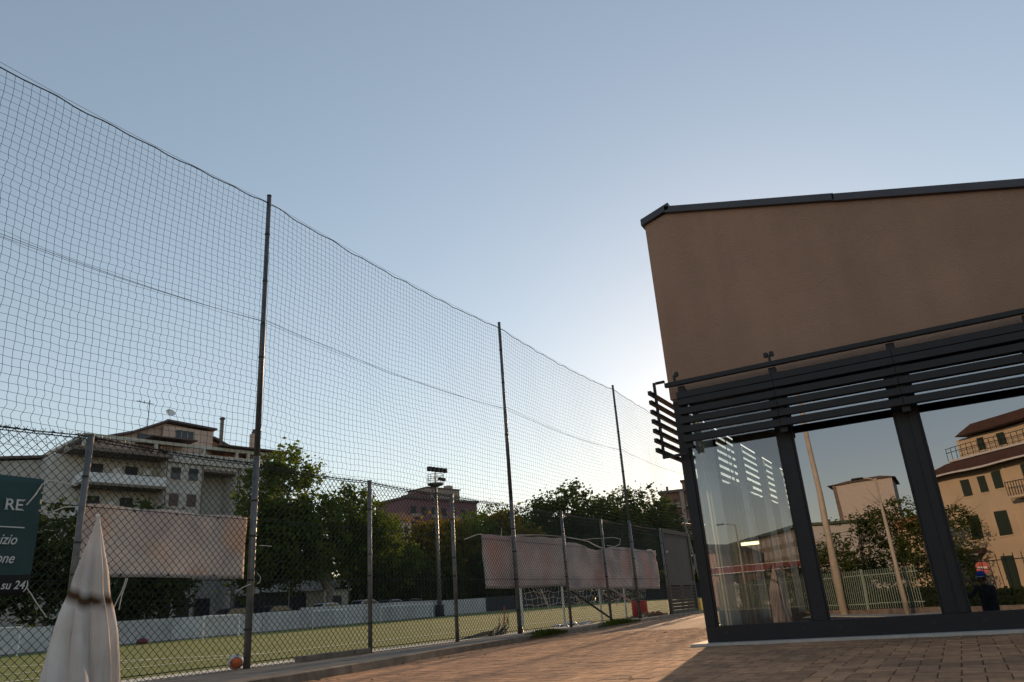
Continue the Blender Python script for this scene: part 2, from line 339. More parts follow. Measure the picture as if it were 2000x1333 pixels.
# ------------------------------------------------------------------ net poles and ball net
PY = [0.1, 7.66, 15.2, 22.6, 30.3, 38.0]
plabel = ['galvanised net pole just outside the left edge', 'tall steel net pole right of the pale banner, nearest of the row', 'tall net pole rising through the left end of the long sagging banner',
          'third tall net pole, nearest the dark building corner', 'net pole standing behind the metal gate panel', 'farthest net pole past the gate']
for y, lb in zip(PY, plabel):
    H = 7.32; p = empty('net_pole', (FX, y, .06), lb, 'net pole', 'tall poles carrying the ball net')
    MB().tube([(0, 0, 0), (0, 0, 2.9)], [.050, .047], 14).build('lower_shaft', M_steel, p, True); s = MB().tube([(0, 0, 2.85), (0, 0, 5.0), (0, 0, 5.02), (0, 0, H)], [.044, .042, .038, .036], 14); s.build('upper_shaft', M_pole, p, True)
    MB().tube([(0, 0, H), (0, 0, H+.015)], .040, 14).build('cap', M_dark, p)
    for zc in (.5, 1.15, 1.75, 2.25, 3.3, 4.45, 5.0, 5.75, 6.6):
        MB().tube([(0, 0, zc-.014), (0, 0, zc+.014)], .055 if zc < 2.9 else .048 if zc < 5 else .043, 14).build('clamp', M_wire, p)
def top_z(y):
    for a, c in zip(PY, PY[1:]):
        if a <= y <= c:
            t = (y-a)/(c-a); return 7.22-.11*4*t*(1-t)+.012*sin(t*40)*(1 if t < .5 else .5)
    return 7.1
def net_bay(y0, y1, label, cell=.1):
    t = empty('ball_net', (FX+.02, y0, 0), label, 'sports net', 'ball net bays strung between the tall poles')
    n = int((y1-y0)/cell); rows = 46; zb = 2.62; m = MB(); P = {}
    for i in range(n+1):
        y = y0+.03+(y1-y0-.06)*i/n; zt = top_z(y)
        for j in range(rows*2+1):
            jj = j/2; f = jj/rows; z = zt+(zb-zt)*f
            ty = (y-y0)/(y1-y0); sag = .06*sin(pi*ty)*sin(pi*min(1, f*1.1))
            w = .009+.014*f
            dy = w*noise.noise(Vector((y*3.1, z*4.3, 1.0)))+.03*f*noise.noise(Vector((y*.8, z*1.1, 9)))
            if j % 2: dy += .018*(.3+f)*(1 if (j//2) % 2 else -1)*(.5+noise.noise(Vector((y*.9, z*.9, 4))))
            dz = .012*noise.noise(Vector((y*5, z*2, 7)))+.06*f*noise.noise(Vector((y*.6, z*.6, 2)))
            dx = .12*noise.noise(Vector((y*.5, z*.6, 5)))*sin(pi*f)+sag
            P[i, j] = (-dx, y-y0+dy, z+dz)
    for i in range(n+1): m.tube([P[i, j] for j in range(rows*2+1)], .0026, 3, False)
    for j in range(0, rows*2+1, 2): m.tube([P[i, j] for i in range(n+1)], .0026, 3, False)
    m.build('net_mesh', M_net, t, fix=False, kind='stuff')
    m = MB(); m.tube([(P[i, 0][0], P[i, 0][1], P[i, 0][2]+.01*sin(i*.9)) for i in range(n+1)], .0085, 5); m.build('head_rope', M_wire, t)
    m = MB()
    m.tube([(0, (y1-y0)*k/10, 7.245-.09*4*(k/10)*(1-k/10)) for k in range(11)], .003, 4); m.build('head_cable', M_wire, t)
    zc = lambda k: 5.08+.1*(y0/15)+(-.12)*4*k*(1-k)
    m = MB(); m.tube([(.02, (y1-y0)*k/12, zc(k/12)) for k in range(13)], .0035, 4); m.tube([(-.03, (y1-y0)*k/12, zc(k/12)+.05*(k/12-.4)) for k in range(13)], .003, 4); m.build('middle_cable', M_wire, t)
nl = ['dark ball net bay left of the nearest tall pole', 'ball net bay between the nearest and the second tall pole', 'ball net bay between the second and third tall poles', 'ball net bay running behind the dark building corner', 'last ball net bay beyond the gate']
for a, c, l in zip(PY, PY[1:], nl): net_bay(max(a, 1.8), c, l)

# ------------------------------------------------------------------ chain link fence
fence = empty('chain_link_fence', (FX, 0, .06), 'dark chain link fence on round steel posts along the pitch', 'fence')
HF = 2.80
post = MB().tube([(0, 0, 0), (0, 0, HF)], .037, 12)
post.tube([(0, 0, HF), (0, 0, HF+.012)], .041, 12)
pm = post.mesh('post', M_steel, False)
for p in pm.polygons: p.use_smooth = abs(p.normal.z) < .5
clm = MB().tube([(0, 0, 0), (0, 0, .022)], .042, 12).mesh('clamp', M_wire)
for y in (2.6, 5.12, 10.18, 12.72, 17.75, 20.3, 25.38):
    o = ob('post', pm, fence); o.location = (0.02, y, 0)
    for zc in (.45, 1.2, 1.55, 2.3): c = ob('clamp', clm, o); c.location = (0, 0, zc)
m = MB(); Wd = .1; rows = 56; dzr = HF/rows
i0, i1 = int(1.6/(Wd/2)), int(25.4/(Wd/2))
def topsag(y):
    t = (y % 2.535)/2.535; return 1-.012*4*t*(1-t)*(1.6 if y < 5 else 1)
for i in range(i0, i1):
    pts = []
    for r in range(rows+1):
        y = (i+((r+i) % 2))*Wd/2; z = r*dzr*topsag(y)+.012*noise.noise(Vector((y*1.3, r*.15, 2)))
        x = -.03+.03*noise.noise(Vector((y*.7, r*.08, 0)))+.003*((r+i) % 2)
        pts.append((x, y+.006*noise.noise(Vector((y*2, r*.3, 6))), z))
    m.tube(pts, .0056 if i*Wd/2 < 12 else .0048, 3, False)
m.build('wire_mesh', M_wire, fence, fix=False, kind='stuff')
for z, rr in ((HF, .0075), (HF-.03, .006), (1.98, .005), (1.15, .0045), (.08, .006)):
    mm = MB(); mm.tube([(-.03, .8+k*.42, z*(topsag(.8+k*.42) if z > 2 else 1)+.008*noise.noise(Vector((k*.5, z, 0)))) for k in range(59)], rr, 5); mm.build('tension_wire', M_wire, fence, fix=False)
mm = MB(); rng = random.Random(5)
for i in range(i0//2, i1//2):
    y = i*Wd; z = HF*topsag(y)
    for s_ in (-1, 1): mm.tube([(-.03, y, z), (-.03+rng.uniform(-.02, .02), y+s_*rng.uniform(.012, .03), z+.045+rng.uniform(-.01, .012))], .004, 3)
    if y < 12: mm.tube([(-.03, y-.05, z+.0), (-.02, y, z+.02*rng.random()), (-.03, y+.05, z+.01)], .006, 3)
mm.build('twisted_ends', M_wire, fence, fix=False, kind='stuff')

# ------------------------------------------------------------------ banners
def cloth(name, y0, y1, top, bot, mats, label, cat, x=-8.70, amp=.03, ny=60, nz=18, split=None, seed=0, group=None):
    m = MB()
    for j in range(nz+1):
        for i in range(ny+1):
            u = i/ny; v = j/nz; y = y0+(y1-y0)*u; zt = top(u); zb_ = bot(u); z = zb_+(zt-zb_)*v
            xx = amp*noise.noise(Vector((y*1.6+v*1.2, z*1.3, seed)))+amp*.5*noise.noise(Vector((y*4.5-v*3, z*1.2, seed+5)))+amp*.25*noise.noise(Vector((y*11, z*5, seed+8)))
            m.v.append((x+xx, y, z))
    for j in range(nz):
        for i in range(ny):
            m.f.append((j*(ny+1)+i, j*(ny+1)+i+1, (j+1)*(ny+1)+i+1, (j+1)*(ny+1)+i)); m.m.append(1 if split and (j/nz) < split else 0)
    o = m.build(name, mats, None, True, False, label=label, cat=cat, group=group)
    s = o.modifiers.new('s', 'SOLIDIFY'); s.thickness = .002; s.offset = 0; return o
M_banner = thin_mat('faded_banner', (.86, .80, .775), .42, (.74, .68, .68), 2.4, patch=(.86, .68, .55), tcol=(.92, .92, .9))
M_banner2 = thin_mat('faded_banner_pink', (.80, .765, .775), .40, (.60, .57, .60), 1.8, patch=(.76, .60, .58), tcol=(.92, .9, .88))
M_hem = thin_mat('banner_hem', (.62, .6, .6), .3)
M_green = mat('green_banner', (.022, .06, .06), .75, var=.15, vscale=2); M_black = mat('black_banner', (.008, .007, .008), .8)
c = cloth('pale_banner', 5.17, 7.62, lambda u: 2.075+.01*sin(u*16)-.02*u*0+.012*abs(sin(u*pi*3)), lambda u: 1.245+.01*sin(u*5), [M_banner, M_hem], 'faded pinkish blank banner tied flat behind the fence, right of the closed parasol', 'banner', split=.05, seed=1, amp=.022)
def eyelets(c, ys, z, x=-8.685):
    for y in ys: 
        e = MB(); e.tube([(x, y, z), (x+.008, y, z)], .014, 10); e.build('eyelet', M_wire, c)
eyelets(c, (5.3, 5.85, 6.45, 7.1), 2.035); eyelets(c, (5.75, 6.4, 7.1), 1.28)
def t3(u):
    y = 13.98+(25.3-13.98)*u
    return 2.135+.03*sin(u*9)+(.07*max(0, 1-abs(y-16.2)/1.6))
c = cloth('long_banner', 13.98, 18.1, lambda u: 2.14+.10*u+.010*sin(u*21), lambda u: 1.03-.015*sin(u*6), [M_banner2, M_hem], 'pinkish weathered banner left half of the long sagging pair', 'banner', split=.05, seed=2, amp=.035)
c = cloth('sagging_banner', 18.02, 25.1, lambda u: 2.13-.13*max(0, 1-abs(u-.28)/.16)+.02*sin(u*13), lambda u: .93+.03*sin(u*5), [M_banner2, M_hem], 'creased grey pink banner sagging beside the metal gate panel', 'banner', x=-8.73, split=.03, seed=4, amp=.07)
gb = cloth('green_banner', 2.4, 4.66, lambda u: 2.29-.0*u, lambda u: 1.08-.02*sin(u*9), [M_green, M_black], 'dark green banner with white lettering and black lower edge at far left', 'banner', x=-8.585, split=.14, seed=6, amp=.012)
M_letter = mat('white_lettering', (.6, .6, .58), .7)
def text(s, y_right, z, size, parent, shear=0, name='lettering', off=0, bold=.0, sx=1):
    cu = bpy.data.curves.new(name, 'FONT'); cu.body = s; cu.size = size; cu.align_x = 'RIGHT'; cu.extrude = .001; cu.offset = bold; cu.shear = shear; cu.materials.append(M_letter)
    tmp = bpy.data.objects.new('tmp', cu); COL.objects.link(tmp); bpy.context.view_layer.update()
    me_ = bpy.data.meshes.new_from_object(tmp.evaluated_get(bpy.context.evaluated_depsgraph_get())); bpy.data.objects.remove(tmp)
    o = ob(name, me_, parent); o.rotation_euler = (pi/2, 0, pi/2); o.location = (-8.564+off, y_right, z); o.scale = (sx, 1, 1); return o
re_ = text('RE', 4.465, 1.93, .165, gb, 0, bold=.002, sx=1.05)
text('nizio', 4.45, 1.575, .15, gb, .32, bold=.001, sx=.82)
text('zione', 4.45, 1.385, .15, gb, .32, bold=.001, sx=.82)
text('e su 24)', 4.63, 1.125, .12, gb, .25, bold=.001, sx=.9)
mm = MB()
xs_ = [v.co.x*1.05+4.465 for v in re_.data.vertices]
for y in (min(xs_)+.012, max(xs_)-.004):   # serifs of the capitals
    for z in (1.93, 2.041): mm.box(-8.565, -8.563, y-.018, y+.018, z-.004, z+.006)
mm.build('serifs', M_letter, gb)
mm = MB(); mm.box(-8.565, -8.563, 3.6, 4.51, 1.745, 1.757); mm.build('rule_line', M_letter, gb)
# loose ties and straps
M_rope = mat('pale_strap', (.6, .56, .5), .8)
ties = [([(-8.58, 4.5, 1.99), (-8.57, 4.57, 2.1), (-8.57, 4.63, 2.23), (-8.6, 4.72, 2.29), (-8.6, 5.03, 2.26)], .008, 'pale twisted strap from the corner of the green banner to the post'),
        ([(-8.56, 4.80, 1.95), (-8.56, 4.9, 2.0), (-8.58, 5.05, 2.02)], .007, 'short white strap end left of the leaning post'),
        ([(-8.58, 4.63, 1.14), (-8.55, 4.74, .98), (-8.55, 4.87, .83)], .006, 'loose white strap hanging below the green banner'),
        ([(-8.56, 5.745, 1.23), (-8.56, 5.70, 1.08), (-8.56, 5.62, .88)], .006, 'white cord hanging under the pale banner, left one of a crossed pair'),
        ([(-8.57, 5.77, 1.23), (-8.57, 5.72, 1.05), (-8.57, 5.70, .88)], .006, 'white cord hanging under the pale banner, right one of a crossed pair'),
        ([(-8.56, 7.38, 1.06), (-8.55, 7.48, 1.11), (-8.53, 7.6, 1.15)], .006, 'white tie stub left of the nearest tall pole'),
        ([(-8.54, 7.72, 1.675), (-8.54, 7.83, 1.675), (-8.54, 7.95, 1.67)], .006, 'white tie stub right of the nearest tall pole'),
        ([(-8.55, 7.72, 1.3), (-8.55, 7.78, 1.25), (-8.55, 7.78, 1.18), (-8.55, 7.73, 1.15)], .005, 'small white loop on the nearest tall pole'),
        ([(-8.6, 13.15, 1.99), (-8.6, 13.45, 2.07), (-8.62, 13.75, 2.13), (-8.65, 14.0, 2.13)], .01, 'pale strap sticking out left from the long banner corner'),
        ([(-8.6, 14.62, 2.1), (-8.6, 14.66, 2.2), (-8.6, 14.68, 2.3)], .006, 'thin upright tie on the long banner edge'),
        ([(-8.64, 15.2, 2.17), (-8.64, 16.5, 2.24), (-8.64, 17.8, 2.26), (-8.62, 18.8, 2.23), (-8.62, 19.4, 2.19)], .012, 'pale rolled cloth edge lying along the top of the long banner'),
        ([(-8.6, 18.9, 2.22), (-8.6, 20.0, 2.3), (-8.6, 21.1, 2.38), (-8.6, 21.7, 2.36), (-8.6, 21.6, 2.2), (-8.6, 21.2, 2.12), (-8.6, 20.6, 2.13)], .007, 'wire loop hanging over the sagging banner'),
        ([(-8.6, 19.3, 2.2), (-8.6, 19.8, 2.09), (-8.6, 20.4, 2.03)], .015, 'rolled orange tinged cloth edge on the sagging banner'),
        ([(-8.6, 23.9, 2.1), (-8.6, 24.3, 2.12), (-8.6, 24.7, 1.97)], .02, 'crumpled strap end at the right corner of the sagging banner')]
for pts, r, lb in ties:
    q = [Vector(p) for p in pts]; pp = []
    for a, c2 in zip(q, q[1:]): pp += [a+(c2-a)*t for t in (0, .5)]
    pp.append(q[-1]); MB().tube([p+Vector((0, .006*noise.noise(p*9), .01*noise.noise(p*7))) for p in pp], r, 6).build('strap', M_rope, label=lb, cat='strap', group='loose straps and cords tied on the fence')

# ------------------------------------------------------------------ closed parasol
par = empty('closed_parasol', (-3.39, 2.10, -1.0), 'closed off white parasol with a brown stained band in the left foreground', 'parasol')
M_cloth = thin_mat('parasol_cloth', (.76, .72, .71), .25, (.82, .77, .73), 3, tcol=(1, .85, .7))
def parasol():
    n = 96; prof = [(2.10, .004), (2.05, .014), (1.98, .03), (1.85, .06), (1.7, .088), (1.6, .105), (1.5, .118), (1.4, .127), (1.3, .136), (1.15, .150), (1.0, .163), (.85, .170), (.7, .165), (.62, .155)]
    m = MB(); vs = []
    folds = [random.Random(4).uniform(0, 6.28) for _ in range(4)]
    zz = []
    for (a, b_), (c2, d_) in zip(prof, prof[1:]):
        for k in range(4): zz.append((a+(c2-a)*k/4, b_+(d_-b_)*k/4))
    zz.append(prof[-1])
    for (z, r) in zz:
        f = min(1, (2.08-z)/.5); band = math.exp(-((z-1.76)/.05)**2)
        for k in range(n):
            t = 2*pi*k/n
            g = abs(sin(4*t+.6*sin(z*3)+.9))**.6*2-1
            rr = r*(1+f*(.20*g+.17*sin(3*t+1.9+z*1.5)+.09*sin(7*t+1.3+z*2)+.04*sin(13*t+z*5)))*(1-.07*band)
            tw = .35*sin(z*2.2)
            m.v.append((rr*cos(t+tw)+.01*sin(z*7), rr*sin(t+tw), z+.012*sin(3*t)*f))
    L = len(zz)
    for i in range(L-1):
        for k in range(n): k2 = (k+1) % n; m.f.append((i*n+k, i*n+k2, (i+1)*n+k2, (i+1)*n+k)); m.m.append(0)
    return m.build('canopy', M_cloth_stain(), par, True, False)
def M_cloth_stain():
    m = M_cloth; t = m.node_tree; d = [n for n in t.nodes if n.type == 'BSDF_DIFFUSE'][0]; tr = [n for n in t.nodes if n.type == 'BSDF_TRANSLUCENT'][0]
    src = d.inputs[0].links[0].from_socket
    tc = t.nodes.new('ShaderNodeTexCoord'); sp = t.nodes.new('ShaderNodeSeparateXYZ'); t.links.new(tc.outputs['Object'], sp.inputs[0])
    n = t.nodes.new('ShaderNodeTexNoise'); n.inputs['Scale'].default_value = 7; n.inputs['Detail'].default_value = 5; t.links.new(tc.outputs['Object'], n.inputs[0])
    # band centre follows z = 1.60 + .22*x, ragged with noise
    a = t.nodes.new('ShaderNodeMath'); a.operation = 'MULTIPLY_ADD'; a.inputs[1].default_value = .6; t.links.new(sp.outputs[0], a.inputs[0]); t.links.new(sp.outputs[2], a.inputs[2])
    s = t.nodes.new('ShaderNodeMath'); s.operation = 'SUBTRACT'; s.inputs[1].default_value = 1.76; t.links.new(a.outputs[0], s.inputs[0])
    ab = t.nodes.new('ShaderNodeMath'); ab.operation = 'ABSOLUTE'; t.links.new(s.outputs[0], ab.inputs[0])
    mr = t.nodes.new('ShaderNodeMapRange'); mr.inputs[1].default_value = .006; mr.inputs[2].default_value = .04; mr.inputs[3].default_value = 1; mr.inputs[4].default_value = 0; t.links.new(ab.outputs[0], mr.inputs[0])
    r = t.nodes.new('ShaderNodeValToRGB'); r.color_ramp.elements[0].position = .28; r.color_ramp.elements[1].position = .5; t.links.new(n.outputs[0], r.inputs[0])
    mu = t.nodes.new('ShaderNodeMath'); mu.operation = 'MULTIPLY'; t.links.new(mr.outputs[0], mu.inputs[0]); t.links.new(r.outputs[0], mu.inputs[1])
    mx = t.nodes.new('ShaderNodeMixRGB'); t.links.new(mu.outputs[0], mx.inputs[0]); t.links.new(src, mx.inputs[1]); mx.inputs[2].default_value = (.11, .07, .04, 1)
    t.links.new(mx.outputs[0], d.inputs[0]); t.links.new(mx.outputs[0], tr.inputs[0])
    mp = t.nodes.new('ShaderNodeMapping'); mp.inputs['Scale'].default_value = (9, 9, 1.6); t.links.new(tc.outputs['Object'], mp.inputs[0])
    n3 = t.nodes.new('ShaderNodeTexNoise'); n3.inputs['Scale'].default_value = 2.2; n3.inputs['Detail'].default_value = 5; n3.inputs['Distortion'].default_value = .6; t.links.new(mp.outputs[0], n3.inputs[0])
    bp = t.nodes.new('ShaderNodeBump'); bp.inputs['Strength'].default_value = .8; bp.inputs['Distance'].default_value = .03; t.links.new(n3.outputs[0], bp.inputs['Height']); t.links.new(bp.outputs[0], d.inputs['Normal'])
    # grime collecting in blotches
    n4 = t.nodes.new('ShaderNodeTexNoise'); n4.inputs['Scale'].default_value = 3.5; n4.inputs['Detail'].default_value = 8; t.links.new(tc.outputs['Object'], n4.inputs[0])
    r4 = t.nodes.new('ShaderNodeValToRGB'); r4.color_ramp.elements[0].position = .4; r4.color_ramp.elements[1].position = .62; r4.color_ramp.elements[0].color = (.74, .70, .66, 1); t.links.new(n4.outputs[0], r4.inputs[0])
    m4 = t.nodes.new('ShaderNodeMixRGB'); m4.blend_type = 'MULTIPLY'; m4.inputs[0].default_value = .8; t.links.new(mx.outputs[0], m4.inputs[1]); t.links.new(r4.outputs[0], m4.inputs[2]); t.links.new(m4.outputs[0], d.inputs[0]); t.links.new(m4.outputs[0], tr.inputs[0])
    return m
parasol()
MB().tube([(0, 0, .04), (0, 0, 1.9)], .02, 12).build('pole', M_steel, par, True)
MB().tube([(0, 0, 2.085), (0, 0, 2.105)], [.009, .006], 10).build('finial', M_white, par, True)
bevel(MB().box(-.25, .25, -.25, .25, 0, .07).build('base', M_conc, par), .02)

# ------------------------------------------------------------------ cafe building
XC = -2.80; XR = 6.2; YB = YF+8.6
bld = empty('cafe_building', (0, 0, 0), 'low ochre rendered building with dark slatted sunscreen and glazed front', 'building')
def roof_z(x): return 5.80-.263*(x+2.44)
ZL, ZA = 5.70, 5.80
TOP = [(XC-.03, ZL), (-2.46, ZA), (XR, roof_z(XR))]
ZW = 3.06
w = MB(); w.prism([(XC-.03, ZW)]+TOP+[(XR, ZW)], 'y', YF-.02, YF+.25)
w.box(XC-.03, XC+.2, YF+.25, YB, ZW, ZL-.03)
w.box(XC-.03, XR, YB, YB+.25, 0, 3.6); w.box(XR-.25, XR, YF+.25, YB, 0, roof_z(XR)-.05)
w.build('wall', M_stucco, bld)
r = MB(); r.prism([(XC+.0, ZL-.05), (-2.46, ZA-.05), (XR, roof_z(XR)-.05), (XR, roof_z(XR)+.0), (-2.46, ZA), (XC, ZL)], 'y', YF+.252, YB+.3); r.build('roof', M_cope, bld)
cz = MB()
def cope(a, b_, z0, z1, name='coping'):
    d = .095; cc = MB(); cc.prism([(a, z0-.01), (b_, z1-.01), (b_, z1+d), (a, z0+d)], 'y', YF-.075, YF+.30); bevel(cc.build(name, M_cope, bld), .006)
cope(XC-.07, -2.43, ZL, ZA+.035, 'coping')
seg = [-2.50+(XR+2.6)*k/4 for k in range(5)]
for k_, (a, b_) in enumerate(zip(seg, seg[1:])): cope(a-.03*(k_ > 0), b_, roof_z(a)-.02, roof_z(b_)-.02-.003*k_, 'coping')
MB().box(XC-.005, XR, YF+.0, YB, ZW-.04, ZW-.002).build('ceiling', mat('ceiling_paint', (.14, .14, .14), .9), bld)
MB().box(XC+.01, XR-.26, YF+.02, YB-.01, .0, .05).build('floor', mat('dark_floor_tile', (.10, .10, .10), .3, var=.2), bld)
MB().box(XC-.17, XR+.1, YF-.19, YF-.0, -.02, .03).build('plinth', mat('pale_stone', (.42, .40, .37), .8, var=.15, vscale=6), bld)
MB().box(XC-.17, XC, YF+.001, YB, -.02, .03).build('plinth', mat('pale_stone_side', (.42, .40, .37), .8, var=.15), bld)
# front glazing
def fr(x0, x1, z0, z1, y0=YF-.03, y1=YF+.07, name='mullion', par_=None): return bevel(MB().box(x0, x1, y0, y1, z0, z1).build(name, M_dark, par_ or bld), .004)
XS = [(-2.80, -2.675), (-1.555, -1.400), (-.235, -.005), (1.16, 1.32), (2.52, 2.70), (3.9, 4.06), (5.2, 5.36)]
for a, b_ in XS: fr(a, b_, .21, ZW-.08)
fr(-.10, -.02, .21, ZW-.12, YF-.045, YF-.031, 'mullion_cover')
for (a, b_), (c2, d_) in zip(XS, XS[1:]):
    for xx in (b_+.12, c2-.12):
        MB().box(xx-.022, xx+.022, YF-.044, YF-.033, .115, .145).build('drain_cap', M_wire, bld)
    for f_ in ((b_, b_+.025), (c2-.025, c2)): fr(f_[0], f_[1], .2105, ZW-.081, YF-.012, YF+.04, 'glazing_bead')
    g = MB().box(b_, c2, YF+.012, YF+.016, .2102, ZW-.0802); g.build('pane', G_first if a < -2.7 else G_front, bld)
for a, b_ in zip([-2.8]+[p[1] for p in XS[1:-1]], [p[1] for p in XS[1:]]): pass
fr(-2.8, XR-.25, .031, .2095, YF-.032, YF+.072, 'bottom_rail')
fr(-2.8, XR-.25, ZW-.0798, ZW-.041, YF-.03, YF+.07, 'head_rail')
# side glazing
SY = [9.61, 11.05, 12.7, 14.35, 16.0, 17.7]
for a in SY: MB().box(XC, XC+.09, a-.06, a+.06, .05, ZW-.045).build('side_mullion', M_dark, bld)
for a, b_ in zip(SY, SY[1:]):
    MB().box(XC+.04, XC+.045, a+.061, b_-.061, .21, ZW-.13).build('side_pane', G_side, bld)
    MB().box(XC+.001, XC+.09, a+.0605, b_-.0605, .051, .209).build('side_rail', M_dark, bld)
# sunscreen
scr = ob('sun_screen', None, bld); scr.location = (0, 0, 0)
AY = YF-.27; posts = [-2.60, -1.435, -.10, 1.25, 2.6, 3.95, 5.3]
def sb(name, *a): return bevel(MB().box(*a).build(name, M_dark, scr), .006)
sb('top_rail', -2.80, XR, AY-.03, AY+.03, 3.165, 3.225)
for p in posts:
    sb('upright', p-.045, p+.045, AY+.031, AY+.07, 2.34, 3.16)
    sb('bracket', p-.02, p+.02, AY+.0705, YF-.022, 3.10, 3.15)
    sb('lower_bracket', p-.018, p+.018, AY+.0705, YF-.031, 2.36, 2.40)
for k in range(6):
    z = 2.408+.1203*k if k < 5 else 2.982
    for a, b_ in ((-2.66, -1.45), (-1.448, -.11), (-.108, 1.24), (1.242, 2.59), (2.592, 3.94), (3.942, XR)):
        sb('slat', a, b_, AY-.03, AY+.03, z, z+.088)
# side screen
sb('side_stile', XC-.20, XC-.165, AY+.10, AY+.14, 2.27, 3.30)
for yy in (YF+1.0, YF+2.6, YF+4.2, YF+5.8, YF+7.4):
    sb('side_stile', XC-.20, XC-.165, yy-.02, yy+.02, 2.27, 3.30)
sb('side_tie', XC-.16, -2.66, AY+.10, AY+.135, 2.27, 2.305)
sb('side_tie', XC-.16, XC-.032, AY+.10, AY+.135, 3.27, 3.305)
for k in range(7):
    z = 2.35+.128*k; bevel(MB().box(XC-.25, XC-.203, AY+.0, YB, z, z+.055).build('side_slat', M_dark, scr), .005)
for px_, n in ((-1.435, 2), (-2.66, 1)):
    s_ = MB(); s_.beam((px_, AY, 3.22), (px_, AY, 3.31), .03, .03)
    for q in ((-1, 1) if n == 2 else (1,)):
        s_.lathe([(0.001, -.03), (.026, -.028), (.03, .0), (.026, .028), (.001, .03)], 12, (px_+q*.035, AY-.01, 3.315))
    s_.build('small_spotlight', M_wire, scr)
# interior
M_curt = thin_mat('curtain_cloth', (.85, .85, .84), .72)
def curtain(y0, y1, z0, z1, label, x=XC+.125):
    m = MB(); n = int((y1-y0)/.025)
    for i in range(n+1):
        y = y0+(y1-y0)*i/n; xx = x+.022*sin(i*.9)+.01*sin(i*.37)
        m.v += [(xx, y, z0), (xx*1.0, y, z1)]
    for i in range(n): m.f.append((2*i, 2*i+2, 2*i+3, 2*i+1)); m.m.append(0)
    o = m.build('curtain', M_curt, None, True, False, label=label, cat='curtain', group='white curtains behind the side glazing')
    s = o.modifiers.new('s', 'SOLIDIFY'); s.thickness = .003
curtain(9.72, 10.7, .1, 2.88, 'wide white curtain just inside the glazed corner')
curtain(12.05, 12.6, .1, 2.85, 'white curtain strip behind the second side window')
curtain(13.7, 14.25, .1, 2.85, 'white curtain strip behind the third side window')
curtain(15.0, 15.9, .1, 2.85, 'narrow white curtain farthest back in the building')
M_curt = thin_mat('half_curtain_cloth', (.62, .63, .6), .3)
curtain(10.72, 12.03, .1, 2.1, 'greyish half height curtain between the corner curtain and the second one')
curtain(12.62, 13.68, .1, 2.1, 'greyish half height curtain behind the second side window frame')
curtain(14.27, 14.98, .1, 2.1, 'greyish half height curtain behind the third side window frame')
curtain(15.92, 17.9, .1, 2.1, 'greyish half height curtain at the far end of the side glazing')
cab = empty('upright_cabinet', (-1.95, 13.2, .05), 'black upright cabinet standing inside behind the first pane', 'cabinet')
bevel(MB().box(-.25, .25, -.25, .25, 0, 1.45).build('body', M_black, cab), .01); bevel(MB().box(-.22, .22, -.27, -.251, .1, 1.35).build('door', G_far, cab), .005)
ctr = empty('white_counter', (-.7, 14.2, .05), 'white bar counter with a pale top inside the building', 'counter')
bevel(MB().box(-1.1, 1.6, -.3, .3, 0, 1.0).build('body', mat('counter_white', (.5, .5, .47), .5), ctr), .01); bevel(MB().box(-1.15, 1.65, -.36, .36, 1.0, 1.04).build('worktop', M_strip, ctr), .006)
lamp = empty('tube_lamp', (-2.42, 10.9, 1.2), 'lit yellowish tube lamp hanging low inside behind the first pane', 'lamp')
lm = bpy.data.materials.new('lamp_tube'); lm.use_nodes = True; lb_ = lm.node_tree.nodes['Principled BSDF']; lb_.inputs['Emission Color'].default_value = (1, .85, .4, 1); lb_.inputs['Emission Strength'].default_value = 3
MB().tube([(-.12, 0, 0), (.12, 0, 0)], .02, 10).build('tube', lm, lamp, True); MB().box(-.14, .14, -.03, .03, .025, .05).build('housing', M_white, lamp)
for xx in (-.1, .1): MB().tube([(xx, 0, .05), (xx, 0, 1.81)], .006, 6).build('hanger', M_wire, lamp)

# ------------------------------------------------------------------ foliage
M_leafA = thin_mat('plane_leaves', (.05, .085, .024), .42, (.10, .135, .032), .5, tcol=(1.6, 1.5, .5))
M_leafB = thin_mat('dark_leaves', (.03, .052, .02), .38, (.065, .085, .03), .5, tcol=(1.4, 1.4, .6))
M_leafC = thin_mat('autumn_leaves', (.10, .095, .028), .42, (.17, .14, .035), .5, tcol=(1.7, 1.3, .4))
def crown_mesh(seed, n_clump, n_leaf, size, mat_, lobes):
    """lobes: list of (cx,cy,cz,rx,ry,rz); leaf quads gathered in clumps spread mostly near the lobes' surfaces"""
    r = random.Random(seed); m = MB(); tot = sum(l[3]*l[5] for l in lobes)
    for L in lobes:
        nc = int(n_clump*L[3]*L[5]/tot)
        for _ in range(nc):
            a = r.uniform(0, 2*pi); cz_ = r.uniform(-1, 1); q = sqrt(1-cz_*cz_); rad = r.uniform(.35, 1.0)**.6*(1+.28*noise.noise(Vector((q*cos(a)*1.9, q*sin(a)*1.9, cz_*1.9+seed))))
            c = Vector((L[0]+L[3]*rad*q*cos(a), L[1]+L[4]*rad*q*sin(a), L[2]+L[5]*rad*cz_)); cr = r.uniform(.35, 1.0)*size*3.2
            for _ in range(n_leaf):
                p = c+Vector((r.gauss(0, .5), r.gauss(0, .5), r.gauss(0, .4)))*cr
                d1 = Vector((r.uniform(-1, 1), r.uniform(-1, 1), r.uniform(-.6, .6))).normalized(); d2 = d1.cross(Vector((r.uniform(-1, 1), r.uniform(-1, 1), r.uniform(-1, 1)))).normalized()
                s = size*r.uniform(.5, 1.15)
                m.add([p-d1*s*.6, p-d2*s*.36+d1*s*.05, p+d1*s*.7, p+d2*s*.36+d1*s*.05], [(0, 1, 2, 3)])
    return m.mesh('crown', mat_)
